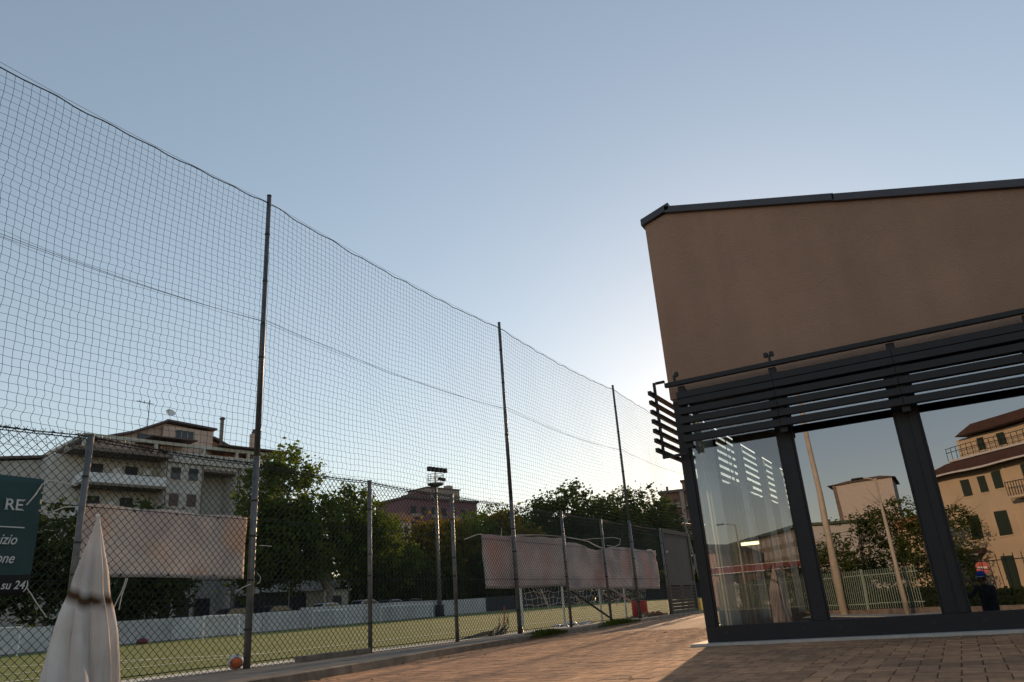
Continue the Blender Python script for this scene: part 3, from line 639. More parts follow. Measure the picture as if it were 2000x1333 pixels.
def trunk_mesh(seed, h, r0, lobes, forks=3):
    r = random.Random(seed); m = MB(); k0 = h*.42
    p0 = [(0.02*r.uniform(-1, 1)*z, .02*r.uniform(-1, 1)*z, z) for z in (0, k0*.3, k0*.6, k0)]
    m.tube(p0, [r0*1.25, r0, r0*.88, r0*.8], 10)
    base = Vector(p0[-1])
    for i in range(forks):
        L = lobes[i % len(lobes)]; e = Vector((L[0]+r.uniform(-1, 1), L[1]+r.uniform(-1, 1), L[2]+L[5]*.4)); st = base-Vector((0, 0, k0*.1*i)); mid = st+(e-st)*.45+Vector((r.uniform(-.5, .5), r.uniform(-.5, .5), .5))
        m.tube([st, st+(mid-st)*.5+Vector((0, 0, -.2)), mid, e], [r0*.62, r0*.5, r0*.38, r0*.1], 8)
        for _ in range(4):
            s_ = mid+(e-mid)*r.random(); en = s_+Vector((r.uniform(-2.5, 2.5), r.uniform(-2.5, 2.5), r.uniform(.2, 2)))
            m.tube([s_, (s_+en)/2+Vector((0, 0, .2)), en], [r0*.2, r0*.13, r0*.04], 5)
    return m.mesh('trunk', M_bark, True)
def tree(name, loc, crown, trunk, label, cat='tree', group=None, sc=1, rz=0):
    t = empty(name, loc, label, cat, group, rz); t.scale = (sc, sc, sc)
    ob('crown', crown, t); ob('trunk', trunk, t); return t
GT = 'trees beyond the pitch wall'
Lb = [(0, -6.6, 11.0, 4.4, 3.9, 5.2), (0, -7.0, 7.0, 4.4, 3.6, 4.2), (0, -2.4, 7.0, 5, 4.6, 4.2), (0, 2.6, 8.8, 5, 4.2, 4.6), (0, 5.8, 7.4, 4, 3.0, 4), (-1, -8.6, 5.5, 3.5, 2.8, 3.2)]
Lb = [(a, b_, c+.6, d, e, f) for a, b_, c, d, e, f in Lb]
tree('plane_tree', (-56.5, 60.4, .7), crown_mesh(11, 1000, 36, .42, M_leafA, Lb), trunk_mesh(1, 10, .55, [Lb[0], Lb[2], Lb[1]], 4), 'big spreading plane tree with a pale forked trunk between the first two fence posts', 'tree', GT)
K = []
for i, (rx, h, mt) in enumerate(((3.6, 12, M_leafB), (4.3, 14, M_leafA), (3.2, 11, M_leafC), (5.2, 19, M_leafB))):
    Ls = [(0, 0, h*.62, rx, rx, h*.33), (rx*.5, -rx*.45, h*.45, rx*.7, rx*.7, h*.24), (-rx*.4, rx*.55, h*.5, rx*.75, rx*.7, h*.26), (0, 0, h*.3, rx*.9, rx*.9, h*.2)]
    K.append((crown_mesh(20+i, 330+i*80, 26, .40+.05*i, mt, Ls), trunk_mesh(30+i, h, .22+.05*i, Ls, 3)))
def kt(i, x, y, z, s, rz, lb): tree('leafy_tree', (x, y, z), K[i][0], K[i][1], lb, 'tree', GT, s, rz)
kt(0, -59, 27.5, .5, .9, 1, 'dark tree rising behind the green banner')
kt(2, -62, 24, .5, 1.15, 0, 'yellowish green treetop above the green banner')
kt(0, -58, 33, .5, .92, 2.2, 'dark tree just right of the green banner')
kt(0, -56, 39.8, .4, .97, 0.4, 'slim dark tree whose tip shows above the pale banner')
kt(0, -54.5, 36.8, .4, .45, 3, 'low dark bush tree under the left end of the pale banner')
kt(1, -60, 72.5, .8, .9, 1, 'mid green tree just right of the first free fence post')
kt(0, -57, 77, .8, .62, 5, 'dark rounded tree behind the parked cars')
kt(2, -62, 85, 1, 1.12, .5, 'yellowish tree left of the floodlight mast')
kt(2, -63, 91, 1, 1.2, 2, 'yellowish tree right of the floodlight mast')
kt(1, -62, 97, 1, 1.05, 2, 'olive green tree behind the second free fence post')
kt(2, -60, 104, 1, 1.35, 4, 'broad olive tree left of the long banner')
kt(1, -66, 111, 1, 1.25, 3.3, 'rounded tree behind the second tall net pole')
kt(0, -58, 84, .9, .7, 1.9, 'low dark tree at the foot of the floodlight mast')
kt(0, -57, 92, .9, .75, 2.9, 'low dark tree behind the second free fence post')
kt(0, -58, 101, .9, .8, 0.9, 'low dark tree left of the long banner corner')
kt(3, -64, 121, 1, 1.0, 0, 'dark tree left of the tallest far tree')
kt(3, -63, 131, 1, 1.22, 1, 'tallest far tree with a rounded sunlit top')
kt(3, -61, 141, 1, 1.13, 2.5, 'far tree just right of the tallest treetop')
kt(3, -62, 154, 1, 1.2, 4, 'far tree left of the third tall net pole')
kt(3, -62, 168, 1, 1.38, 5, 'far tree with a small pointed top behind the third tall net pole')
kt(3, -62, 182, 1, 1.3, .6, 'last far tree before the red apartment block')
for q, (x, y, s, rz, lb) in enumerate([(-57, 112, .95, .5, 'dark tree above the left part of the long banner'), (-55, 122, .95, 1.5, 'dark tree above the middle of the long banner'), (-54, 134, 1.0, 2.2, 'dark tree above the sagging banner'), (-53, 146, 1.05, 3.2, 'dark tree behind the wire loop'), (-52, 158, 1.1, 4.4, 'dark tree left of the metal gate panel'), (-50, 172, 1.1, .2, 'dark low tree in front of the red block'), (-44, 165, 1.0, 1.2, 'dark low tree behind the metal gate panel'), (-38, 160, 1.0, 2.2, 'dark tree farthest right beside the glazed corner')]):
    kt(0, x, y, .8, s*1.05, rz, lb)

# ------------------------------------------------------------------ far wall, mast, goals, cars
bw = empty('boundary_wall', (-50.0, 0, 0), 'long grey rendered wall along the far side of the pitch', 'wall'); rg = random.Random(21)
M_gs2 = [mat('grey_rendered_panel', (.43+d, .42+d, .43+d), .9, var=.16, vscale=.6, detail=8) for d in (-.03, 0, .03)]
for (y0, y1, h) in ((-5, 50.2, 1.52), (50.2, 70.6, 1.72), (70.6, 80.5, 1.62)):
    n = max(2, int((y1-y0)/4))
    for k in range(n):
        a, c = y0+(y1-y0)*k/n, y0+(y1-y0)*(k+1)/n-.05; z0, z1 = field_z(-50, a), field_z(-50, c); e = rg.uniform(-.02, .02)
        MB().prism([(a, z0-.4), (c, z1-.4), (c, z1+h+e), (a, z0+h+e)], 'x', -.25, e*.5).build('wall_panel', M_gs2[rg.randrange(3)], bw)
    MB().prism([(y0, field_z(-50, y0)-.4), (y1-.05, field_z(-50, y1)-.4), (y1-.05, field_z(-50, y1)+h-.04), (y0, field_z(-50, y0)+h-.04)], 'x', -.2, -.03).build('joint_backing', M_conc, bw)
bg_ = empty('maroon_bag', (-46.5, 32.8, .17), 'small maroon bag lying on the turf near the far wall', 'bag')
m_ = MB(); m_.lathe([(.02, 0), (.30, .03), (.34, .16), (.27, .3), (.1, .38), (.01, .39)], 12); o = m_.build('bag_body', mat('maroon_cloth', (.12, .03, .035), .9, var=.3, vscale=8), bg_, True); o.scale = (1, 1.2, 1); MB().tube([(0, -.2, .33), (0, -.1, .5), (0, .1, .5), (0, .2, .33)], .02, 6).build('strap_handle', M_wire, bg_)
b = MB(); b.prism([(80.5, .4), (112, .7), (112, 2.55), (80.5, 2.32)], 'x', -50.2, -50.05); b.build('windbreak_tarp', M_tarp, label='black windbreak sheet continuing the far pitch wall', cat='tarp')
mast = empty('floodlight_mast', (-49.5, 70.2, .4), 'tall pale floodlight mast with a ringed lamp platform', 'floodlight')
MB().tube([(0, 0, 0), (0, 0, 14.2)], [.27, .15], 12).build('shaft', M_steel, mast, True)
MB().tube([(0, 0, 0), (0, 0, 1.3)], [.5, .45], 12).build('foot', M_tarp, mast, True)
MB().lathe([(.25, 14.0), (.9, 14.25), (.95, 14.3), (.95, 14.42), (.2, 14.42)], 16).build('platform', M_steel, mast)
mm = MB()
for z in (14.9, 15.4): mm.tube([(.95*cos(a*pi/8), .95*sin(a*pi/8), z) for a in range(17)], .03, 5)
for a in range(8): mm.tube([(.95*cos(a*pi/4), .95*sin(a*pi/4), 14.4), (.95*cos(a*pi/4), .95*sin(a*pi/4), 15.4)], .03, 5)
mm.tube([(0, 0, 14), (0, 0, 16)], .08, 8); mm.build('guard_rail', M_dark, mast)
mm = MB().beam((-.3, -1.1, 15.95), (.3, 1.6, 15.95), .12, .1); mm.build('lamp_bar', M_dark, mast)
for k in range(5):
    y = -1.0+k*.6; bevel(MB().box(-.1+y*.2, .35+y*.2, y-.22, y+.22, 15.75, 16.25).build('flood_lamp', M_dark, mast), .03)
for k in range(3):
    y = .2+k*.45; bevel(MB().box(.3, .6, y-.16, y+.16, 14.75, 15.1).build('flood_lamp', M_dark, mast), .03)
MB().tube([(0, -.1, 12.6), (0, -1.1, 14.3)], .04, 6).build('stay', M_dark, mast)
def goal(x, y0, y1, h, lb, dep=.9):
    t = empty('football_goal', (x, y0, field_z(x, y0)), lb, 'goal', 'small white goals standing in front of the far wall'); L = y1-y0
    mm = MB().tube([(0, 0, 0), (0, 0, h), (0, L, h), (0, L, 0)], .05, 8); mm.build('frame', M_white, t)
    mm = MB().tube([(0, 0, h), (-dep*.4, 0, h), (-dep, 0, 0), (-dep, L, 0), (-dep*.4, L, h), (0, L, h)], .02, 6); mm.build('back_frame', M_white, t)
    mm = MB()
    for k in range(13): mm.tube([(0, L*k/12, h), (-dep*.4, L*k/12, h), (-dep, L*k/12, 0)], .008, 3)
    for k in range(8): f = k/7; mm.tube([(-dep*(.4+.6*f), 0, h*(1-f)), (-dep*(.4+.6*f), L, h*(1-f))], .008, 3)
    mm.build('goal_net', M_strip, t)
goal(-45, 36.2, 39.2, 1.45, 'white goal in front of the far wall just left of the nearest tall pole')
goal(-45, 19.4, 24.3, 1.5, 'white goal at the far left edge, cut by the frame')
goal(-48.6, 50.2, 54.3, 1.4, 'faint white goal against the wall left of the first free fence post')
goal(-48.6, 59.2, 67.6, 1.4, 'wide faint white goal against the wall left of the floodlight mast')
M_carw = mat('white_car_paint', (.5, .52, .54), .3); M_card = mat('dark_car_paint', (.02, .022, .026), .25); M_cars = mat('silver_car_paint', (.22, .24, .26), .3, .5)
def car(y, pm_, lb, L=4.2, H=1.5, x=-54.2, z=None):
    z = field_z(-50, y)+.62 if z is None else z
    t = empty('parked_car', (x, y, z), lb, 'car', 'cars parked behind the far wall'); h = H
    prof = [(-L/2, .35), (-L/2, .75), (-L/2+.15, .88), (-L*.27, .95), (-L*.14, h-.08), (-L*.05, h), (L*.22, h-.02), (L*.36, h-.25), (L/2-.25, .98), (L/2, .85), (L/2, .35)]
    bm_ = MB(); bm_.prism(prof, 'x', -.82, .82); bevel(bm_.build('body', pm_, t), .07, 3)
    g = MB(); g.prism([(-L*.25, .97), (-L*.135, h-.12), (L*.21, h-.1), (L*.33, h-.27), (L*.36, .99)], 'x', -.835, .835); g.build('side_windows', G_far, t)
    g = MB(); g.add([(-.68, -L*.262, 1.0), (.68, -L*.262, 1.0), (.6, -L*.15, h-.12), (-.6, -L*.15, h-.12)], [(0, 1, 2, 3)]); o = g.build('windscreen', G_far, t); o.location = (0, -.03, .02)
    for sx in (-1, 1):
        for yy in (-L*.31, L*.31):
            w_ = MB().tube([(sx*.68, yy, .31), (sx*.86, yy, .31)], .31, 16); w_o = w_.build('wheel', M_wire, t); MB().tube([(sx*.85, yy, .31), (sx*.87, yy, .31)], .19, 12).build('rim', M_cars, w_o)
car(57.4, M_carw, 'low pale car partly hidden left of the first free fence post'); car(63.0, M_carw, 'white car just right of the first free fence post', H=1.62); car(67.3, M_cars, 'pale blue grey car next to the white one'); car(71.6, M_card, 'dark green car right of the pale cars', x=-54.8)
car(50.8, M_card, 'dark car seen over the wall right of the nearest tall pole'); car(46.2, M_card, 'dark car partly behind the nearest tall pole'); car(33.6, M_card, 'dark car behind the closed parasol left side', H=1.4)
kio = empty('small_outbuilding', (-57.5, 59.6, 1.2), 'small pale shed with a dark door opening behind the parked cars', 'shed')
kb = MB(); kb.box(-1.2, 1.2, 0, 3.6, 0, 2.55); kb.build('wall', mat('shed_render', (.3, .28, .23), .9, var=.2), kio); MB().box(-1.35, 1.35, -.15, 3.75, 2.55, 2.68).build('roof', M_conc, kio); MB().box(1.201, 1.24, 1.2, 2.6, 0, 2.1).build('door', M_tarp, kio)
for y, lb in ((62.2, 'thin pale lamp post behind the pale parked cars'), (65.9, 'thin dark post right of the pale parked cars'), (53.9, 'thin pale post beside the forked plane tree trunk')):
    q = empty('thin_post', (-55.3, y, 1.0), lb, 'post', 'thin posts behind the far wall'); MB().tube([(0, 0, 0), (0, 0, 3.6)], .05, 8).build('shaft', M_steel, q); MB().tube([(0, 0, 3.6), (.25, 0, 3.75)], .03, 6).build('arm', M_steel, q)

b = MB(); b.box(-50, -9.5, 113, 113.2, .2, 2.6); b.build('end_windbreak', M_tarp, label='dark windbreak sheet closing the far end of the pitch', cat='tarp')
def bank(name, x0, y0, x1, y1, wd, z0, h, n, lb, seed):
    rg = random.Random(seed); m = MB(); a = Vector((x0, y0, 0)); d = Vector((x1, y1, 0))-a; sd = Vector((-d.y, d.x, 0)).normalized()
    for _ in range(n):
        t = rg.random(); hh = h*(.8+.35*noise.noise(Vector((t*9, seed, 0)))); p = a+d*t+sd*rg.uniform(-wd, wd)+Vector((0, 0, z0+hh*rg.random()**.8)); s_ = rg.uniform(.25, .5)
        d1 = Vector((rg.uniform(-1, 1), rg.uniform(-1, 1), rg.uniform(-1, 1))).normalized()*s_; d2 = d1.cross(Vector((rg.random(), 1, rg.random()))).normalized()*s_*.65; m.add([p-d1, p-d2, p+d1, p+d2], [(0, 1, 2, 3)])
    m.build(name, M_leafB, None, fix=False, kind='stuff', label=lb)
bank('shrub_bank', -60.5, 67, -60.5, 118, 1.6, .6, 5.0, 6000, 'dense dark shrubs under the trees behind the far wall', 1)
bank('back_shrub_bank', -74, 69, -74, 130, 2.0, .6, 9.5, 9000, 'tall dark greenery mass behind the row of trees', 3)
bank('end_shrub_bank', -60, 118, -6, 118, 1.6, .0, 6.0, 6000, 'dense dark shrubs beyond the far end of the pitch', 2)

# ------------------------------------------------------------------ apartment block on the left
ROT = -atan2(.215, .977)
ap = empty('apartment_block', (-75, 44.5, 0), 'large beige apartment block with pergola roof terrace behind the left trees', 'building', None, ROT)
M_ap = mat('beige_render', (.50, .475, .435), .9, var=.12, vscale=.25, bump=.3, bscale=20); M_ap2 = mat('pink_render', (.55, .40, .32), .9, var=.12, vscale=.4); M_apw = mat('pale_parapet', (.68, .67, .67), .9, var=.12, vscale=.5)
M_beam = mat('cream_beam', (.5, .48, .42), .8, var=.1); M_tile = mat('roof_edge', (.12, .09, .085), .8, var=.2, vscale=3); M_shut = mat('dark_shutter', (.028, .03, .032), .7, var=.2); M_brown = mat('brown_shutter', (.10, .07, .06), .7); M_red = mat('salmon_render', (.42, .2, .13), .9, var=.1)
# facade is local x=0, y along the facade (0..34), interior at x<0
b = MB()
b.box(-14, -2.2, .2, 8.2, 1.5, 19.0)                 # recessed bay behind balconies
b.box(-14, 0, 8.2, 12.6, 1.5, 19.0); b.box(-14, -3.2, 12.6, 16.6, 1.5, 19.0); b.box(-14, 0, 16.6, 22.2, 1.5, 19.0)
b.box(-14, -.3, 22.2, 23.3, 1.5, 19.0)
b.box(-14, 0, 12.6, 16.6, 18.3, 19.0); b.box(-14, .0, 8.2, 23.3, 1.2, 1.5)
b.build('wall', M_ap, ap)
b = MB(); b.box(-2.199, .0, 12.62, 16.58, 18.0, 18.29); b.build('soffit', M_conc, ap)
for z in (9.0, 12.2, 15.6):
    MB().box(-2.19, .5, -.3, 8.19, z, z+.28).build('balcony_floor', M_conc, ap)
    MB().box(.36, .5, -.3, 8.19, z+.281, z+1.25).build('balcony_parapet', M_apw if z > 15 else M_ap, ap)
    MB().box(-2.19, .359, -.3, -.16, z+.281, z+1.25).build('balcony_end', M_apw, ap)
for (y, z) in ((1.2, 16.0), (4.8, 16.0), (1.2, 12.6), (4.6, 12.6), (1.5, 9.4), (5, 9.4)):
    MB().box(-2.199, -2.12, y, y+1.3, z, z+2.3).build('balcony_door', M_shut, ap)
b = MB().box(-2.19, .8, -1.5, 8.6, 19.02, 19.4); b.build('terrace_slab', M_conc, ap)
def win(y, z, w_=1.15, h_=1.45, m_=None, x=0):
    f = MB(); f.box(x+.001, x+.07, y-.08, y+w_+.08, z-.12, z-.0); f.box(x+.001, x+.05, y-.06, y, z, z+h_); f.box(x+.001, x+.05, y+w_, y+w_+.06, z, z+h_); fo = f.build('window', M_ap2, ap)
    MB().box(x+.001, x+.03, y, y+w_, z, z+h_).build('pane', m_ or G_far, fo)
    MB().box(x+.031, x+.05, y, y+w_, z+h_*.55, z+h_).build('roller_blind', m_ or M_shut, fo)
for y in (8.8, 10.8):
    for z, mm_ in ((17.0, None), (14.1, M_brown), (11.2, M_shut), (8.2, None), (5.2, M_shut)): win(y, z-.2, 1.1, 1.4, mm_)
for y in (17.6, 20.2):
    for z, mm_ in ((16.6, M_brown), (13.8, M_brown), (10.8, None), (7.8, M_shut), (5, None)): win(y, z, 1.1, 1.4, mm_)
for y, w_ in ((1.5, 2.2), (5.2, 1.6), (8.7, 1.2), (10.6, 1.4), (13.3, 2.6), (17.2, 2.6), (20.6, 1.2)):
    MB().box(-2.19 if y < 8 else (-3.19 if 12.6 < y < 16.6 else .001), -2.1 if y < 8 else (-3.1 if 12.6 < y < 16.6 else .06), y, y+w_, 1.6, 4.3).build('ground_floor_opening', M_shut, ap)
MB().box(.001, 3.2, 19.0, 30.0, 4.4, 5.6).build('canopy', M_apw, ap); MB().box(.001, 3.0, 19.2, 29.8, 1.5, 4.4).build('dark_shopfront', M_shut, ap)
MB().tube([(.1, 12.45, 1.6), (.1, 12.45, 18.9)], .09, 8).build('downpipe', M_conc, ap); MB().tube([(.1, 17.0, 1.6), (.1, 17.0, 18.9)], .07, 8).build('downpipe', M_conc, ap)
b = MB(); b.box(.10, .30, 8.25, 22.3, 18.7, 19.9); b.build('terrace_parapet', M_ap, ap)
for (y, z) in ((3.4, 17.3), (6.6, 17.4), (3.2, 13.7)):
    o = bevel(MB().box(-2.1, -1.75, y, y+.9, z, z+.65).build('air_conditioner', M_apw, ap), .03)
for (y, z, w_, m_) in ((2.6, 16.9, 1.3, M_apw), (5.9, 13.3, 1.1, M_red), (3.0, 13.2, .8, M_ap2)):
    MB().box(.51, .53, y, y+w_, z-.9, z).build('hanging_laundry', m_, ap)
for y in (8.35, 16.75): MB().tube([(.05, y, 1.6), (.05, y, 18.7)], .05, 6).build('cable_duct', M_tile, ap)
# pergola
b = MB(); b.box(-.1, .25, -.6, 23.0, 20.55, 20.9); b.build('pergola_beam', M_beam, ap)
b = MB(); b.beam((.07, -.4, 20.72), (-18, -.4, 20.72), .3, .35); b.build('pergola_beam', M_beam, ap)
for y in (6.9, 12.4, 16.4, 17.9, 21.6, 22.8): MB().box(-.08, .22, y-.16, y+.16, 19.42, 20.549).build('pergola_post', M_beam, ap)
for x in (-.0, -5, -10, -15): MB().box(x-.15, x+.15, -.55, -.25, 19.42, 20.545).build('pergola_post', M_beam, ap)
for k in range(7): MB().box(-4, .2, 13.5+k*1.3, 13.62+k*1.3, 20.91, 21.05).build('pergola_rafter', M_tile, ap)
MB().box(-4.5, .9, 6.0, 11.2, 21.2, 21.32).build('terrace_awning', M_tile, ap); MB().box(-4.5, .9, 14.0, 23.3, 21.06, 21.2).build('terrace_awning', M_tile, ap)
# set back penthouse with sloping roof
b = MB(); b.prism([(0.5, 19.4), (0.5, 20.7), (5.4, 22.2), (9.2, 23.95), (14.8, 23.6), (14.8, 22.7), (20.6, 20.3), (20.6, 19.4)], 'x', -10, -3.5); b.build('penthouse_wall', M_ap2, ap)
b = MB(); b.prism([(14.82, 19.5), (14.82, 22.6), (20.5, 20.25), (20.5, 19.5)], 'x', -3.49, -3.3); b.build('gable_wall', M_red, ap)
for a, c2 in (((0.2, 20.75), (5.4, 22.35)), ((5.4, 22.35), (9.2, 24.15)), ((9.1, 24.2), (15.2, 23.85)), ((14.82, 22.85), (20.9, 20.35))):
    MB().beam((-6.5, a[0], a[1]), (-6.5, c2[0], c2[1]), 7.6, .22).build('roof', M_tile, ap)
b = MB(); b.box(-3.3, -2.9, 8.8, 14.8, 19.4, 23.5); b.build('penthouse_front', M_ap2, ap)
MB().box(-2.89, -2.84, 10.2, 12.4, 22.3, 23.2).build('wide_window', G_far, ap)
for k in range(4): MB().box(-2.839, -2.82, 10.2+k*.72, 10.25+k*.72, 22.3, 23.2).build('window_bar', M_beam, ap)
MB().box(-3.49, -3.44, 6.2, 7.9, 21.3, 22.4).build('small_window', G_far, ap)
for y, w_ in ((8.9, 1.6), (10.9, .7), (14.3, 1.4), (18.8, 1.8)): MB().box(-2.89, -2.84, y, y+w_, 19.5, 20.5).build('terrace_door', M_shut, ap)
MB().box(-3.3, -2.7, 19.8, 20.6, 20.6, 23.9).build('chimney', M_ap2, ap); o = MB().lathe([(.25, 0), (.3, .3), (.2, .35), (.2, .6)], 10, (-3, 20.2, 23.9)).build('chimney_pot', M_tile, ap)
MB().tube([(-3, 15.9, 22), (-3, 15.9, 25.2)], .22, 8).build('flue', M_conc, ap); MB().lathe([(.35, 0), (.35, .12), (.1, .3)], 10, (-3, 15.9, 25.25)).build('flue_cap', M_tile, ap)
MB().tube([(-4, 7.4, 22.5), (-4, 7.4, 26.6)], .045, 5).tube([(-4, 5.9, 26.3), (-4, 7.9, 26.2)], .035, 5).tube([(-4, 6.2, 26.2), (-4, 6.25, 26.5)], .03, 5).tube([(-4, 6.8, 26.1), (-4, 6.8, 26.5)], .03, 5).build('aerial', M_tarp, ap)
MB().lathe([(.02, 0), (.35, .08), (.55, .25), (.56, .27)], 14).build('satellite_dish', M_apw, ap).matrix_local = Matrix.Translation((-3, 9.4, 25.0)) @ Matrix.Rotation(radians(55), 4, 'Y')
# lower wing to the left
b = MB(); b.prism([(-18, 1.5), (-18, 17.0), (-2.4, 19.0), (-2.4, 1.5)], 'x', -16, -6); b.box(-14, -2.2, -2.4, .2, 1.5, 19.0); b.build('side_wing', M_ap, ap)
MB().beam((-11, -18.4, 17.2), (-11, -1.6, 19.4), 11, .25).build('roof', M_tile, ap)
for y in (-16, -12.5, -9, -5.5):
    for z in (14.2, 11, 8): MB().box(-5.99, -5.93, y, y+1.3, z, z+1.5).build('wing_window', M_shut, ap)
for y in (-13, -9.6): MB().tube([(-8, y, 18), (-8, y, 19.6)], .25, 8).build('chimney', M_ap2, ap)

# ------------------------------------------------------------------ brick block and red block far away
bb = empty('brick_tower_block', (-130, 170, 0), 'dark brick apartment block with a pale roof storey behind the floodlight mast', 'building', None, ROT); bb.scale = (1, 1, 1.045)
M_bk = mat('dark_brick', (.20, .105, .11), .9, var=.15); M_bp = mat('pale_render', (.33, .27, .22), .9, var=.1)
MB().box(-14, 0, 0, 28, 1, 31.0).build('wall', M_bk, bb); MB().box(-14.4, .5, -.5, 28.5, 31.0, 31.6).build('roof', M_tile, bb)
MB().box(-10, -1, 6.3, 10, 31.6, 33.4).build('stair_tower', M_bk, bb); MB().box(-10, -1.2, 9, 22, 31.6, 34.6).build('roof_storey', M_bp, bb); MB().box(-10.3, -.9, 8.7, 22.3, 34.6, 34.9).build('roof_slab', M_tile, bb); MB().box(-5, -3, 19, 21, 34.9, 36.2).build('chimney', M_bp, bb)
for k in range(7):
    for z in range(4):
        MB().box(.001, .06, 1.5+k*3.9, 3.4+k*3.9, 26.6-z*4.2, 29.0-z*4.2).build('window', M_shut, bb); MB().box(.061, .2, 1.3+k*3.9, 3.6+k*3.9, 26.45-z*4.2, 26.6-z*4.2).build('sill', M_bp, bb)
        if k % 2 == 0: MB().box(.07, 1.2, 1.2+k*3.9, 4.6+k*3.9, 26.0-z*4.2, 26.9-z*4.2).build('balcony', M_bp, bb)
MB().box(-1.19, -1.13, 12, 13, 32.6, 33.4).build('window', M_shut, bb)
lw = empty('lower_pink_house', (-128, 158, 0), 'lower pinkish house with a red roof left of the brick block', 'building', None, ROT)
MB().box(-12, 0, 0, 9, 1, 25.4).build('wall', M_ap2, lw); MB().prism([(-.8, 25.4), (9.6, 25.4), (9.6, 26.2), (5, 27.6), (-.8, 26.4)], 'x', -12.5, .8).build('roof', M_red, lw)
for k in range(3):
    for z in (21.8, 18): MB().box(.001, .06, .8+k*2.8, 2.1+k*2.8, z, z+2).build('window', M_shut, lw)
# red block, beyond the pitch end
rbk = empty('red_apartment_block', (-79, 240, 0), 'reddish apartment block with stacked balconies left of the glazed corner', 'building', None, radians(12))
M_rb = mat('red_brown_render', (.27, .13, .10), .9, var=.12); 
MB().box(0, 28, 0, 14, 0, 33.2).build('wall', M_rb, rbk); MB().box(-1, 29, -1.4, 14.5, 33.2, 34.0).build('roof', M_tile, rbk); MB().box(7, 14, 1, 8, 34.0, 36.6).build('roof_storey', M_rb, rbk); MB().box(6.5, 14.5, .5, 8.5, 36.6, 37.1).build('roof_slab', M_tile, rbk)
MB().tube([(2, 1, 34), (2, 1, 35.5)], .4, 8).build('chimney', M_rb, rbk)
for k in range(5):
    z = 29.0-k*4.4
    MB().box(-.4, 28.4, -2.0, -.001, z-.8, z-.45).build('balcony_floor', M_bp, rbk); 
    for s_ in range(4):
        MB().box(.6+s_*7, 5.6+s_*7, -2.0, -1.8, z-.449, z+.75).build('balcony_parapet', M_rb if s_ % 2 else M_bp, rbk)
        MB().box(1.2+s_*7, 2.7+s_*7, -.08, -.001, z-.4, z+2.1).build('window', M_shut, rbk); MB().box(3.6+s_*7, 5.0+s_*7, -.08, -.001, z+.4, z+2.0).build('window', M_shut, rbk)
for s_ in range(1, 4): MB().box(-.9+s_*7, .3+s_*7, -2.2, -.001, 2, 33.1).build('pilaster', M_bp, rbk)

# ------------------------------------------------------------------ ball, chair, litter, weeds, gate
ball = empty('football', (-8.44, 7.33, .175), 'scuffed white and orange football lodged at the foot of the nearest tall pole', 'ball')
import bmesh
bm = bmesh.new(); bmesh.ops.create_icosphere(bm, subdivisions=3, radius=.098); me = bpy.data.meshes.new('shell'); bm.to_mesh(me); bm.free()
me.materials.append(mat('ball_white', (.55, .5, .48), .5, var=.2, vscale=20)); me.materials.append(mat('ball_orange', (.5, .10, .03), .7, var=.35, vscale=18)); me.materials.append(mat('ball_black', (.02, .02, .02), .5))
for p in me.polygons:
    p.use_smooth = True; c = Vector(p.center).normalized(); d1 = c.dot(Vector((.75, -.55, -.15)).normalized()); d2 = c.dot(Vector((.3, .1, .95)).normalized()); d3 = c.dot(Vector((.7, .6, -.4)).normalized())
    if d1 > .72: p.material_index = 1
    elif .66 < d1 <= .72 or d2 > .93 or d3 > .93: p.material_index = 2
ob('shell', me, ball)
tt = MB(); tt.lathe([(.099, -.003), (.1, 0), (.099, .003)], 32); o = tt.build('seam', M_wire, ball); o.rotation_euler = (.6, .5, 0)
ch = empty('red_plastic_chair', (-9.35, 24.6, .05), 'bright red plastic seat lying behind the fence by the gate panel', 'chair', None, .5)
M_redp = mat('red_plastic', (.5, .02, .02), .4)
m = MB()
for i in range(7):
    for j in range(7): u = (i/6-.5)*.5; v = j/6*.46; m.v.append((u, .08*(i/6-.5)**2*4-.05*sin(v*5), v+.06))
for i in range(6):
    for j in range(6): m.f.append((i*7+j, i*7+j+1, (i+1)*7+j+1, (i+1)*7+j)); m.m.append(0)
o = m.build('backrest', M_redp, ch, True, False); o.modifiers.new('s', 'SOLIDIFY').thickness = .012
o = MB().box(-.24, .24, .02, .44, .04, .07).build('seat', M_redp, ch); bevel(o, .01)
for sx in (-1, 1): MB().tube([(sx*.21, .03, .06), (sx*.26, -.02, 0)], .015, 6).build('leg', M_redp, ch)
rg = random.Random(8); m = MB()
mats_l = [mat('dry_leaf', (.35, .18, .06), .8), mat('paper_scrap', (.6, .55, .48), .8), mat('plastic_scrap', (.5, .12, .05), .5)]
for _ in range(240):
    y = rg.choice([rg.uniform(22.6, 26.2), rg.gauss(24.6, .5)]); x = rg.uniform(-9.3, -8.75); z = .05+rg.uniform(0, .14)*max(.1, 1-abs(y-24.7)/1.6); s = rg.uniform(.03, .08)
    d1 = Vector((rg.uniform(-1, 1), rg.uniform(-1, 1), rg.uniform(-.6, .9))).normalized()*s; d2 = d1.cross(Vector((rg.uniform(-1, 1), 1, 1))).normalized()*s*.7; p = Vector((x, y, z)); m.cur = rg.choice([0, 0, 1, 2 if rg.random() < .3 else 0])
    m.add([p-d1-d2, p+d1-d2*.6, p+d1*.8+d2+Vector((0, 0, s*.3)), p-d1+d2], [(0, 1, 2, 3)])
m.build('litter', mats_l, None, fix=False, kind='stuff', label='scattered dry leaves and paper scraps behind the fence')
wp = empty('white_plastic_sheet', (-9.3, 19.4, .02), 'crumpled white plastic lying behind the fence below the sagging banner', 'plastic sheet')
m = MB()
for i in range(13):
    for j in range(9): m.v.append(((i/12-.5)*.5, (j/8-.5)*1.7, .05+.16*abs(noise.noise(Vector((i*.5, j*.6, 2))))))
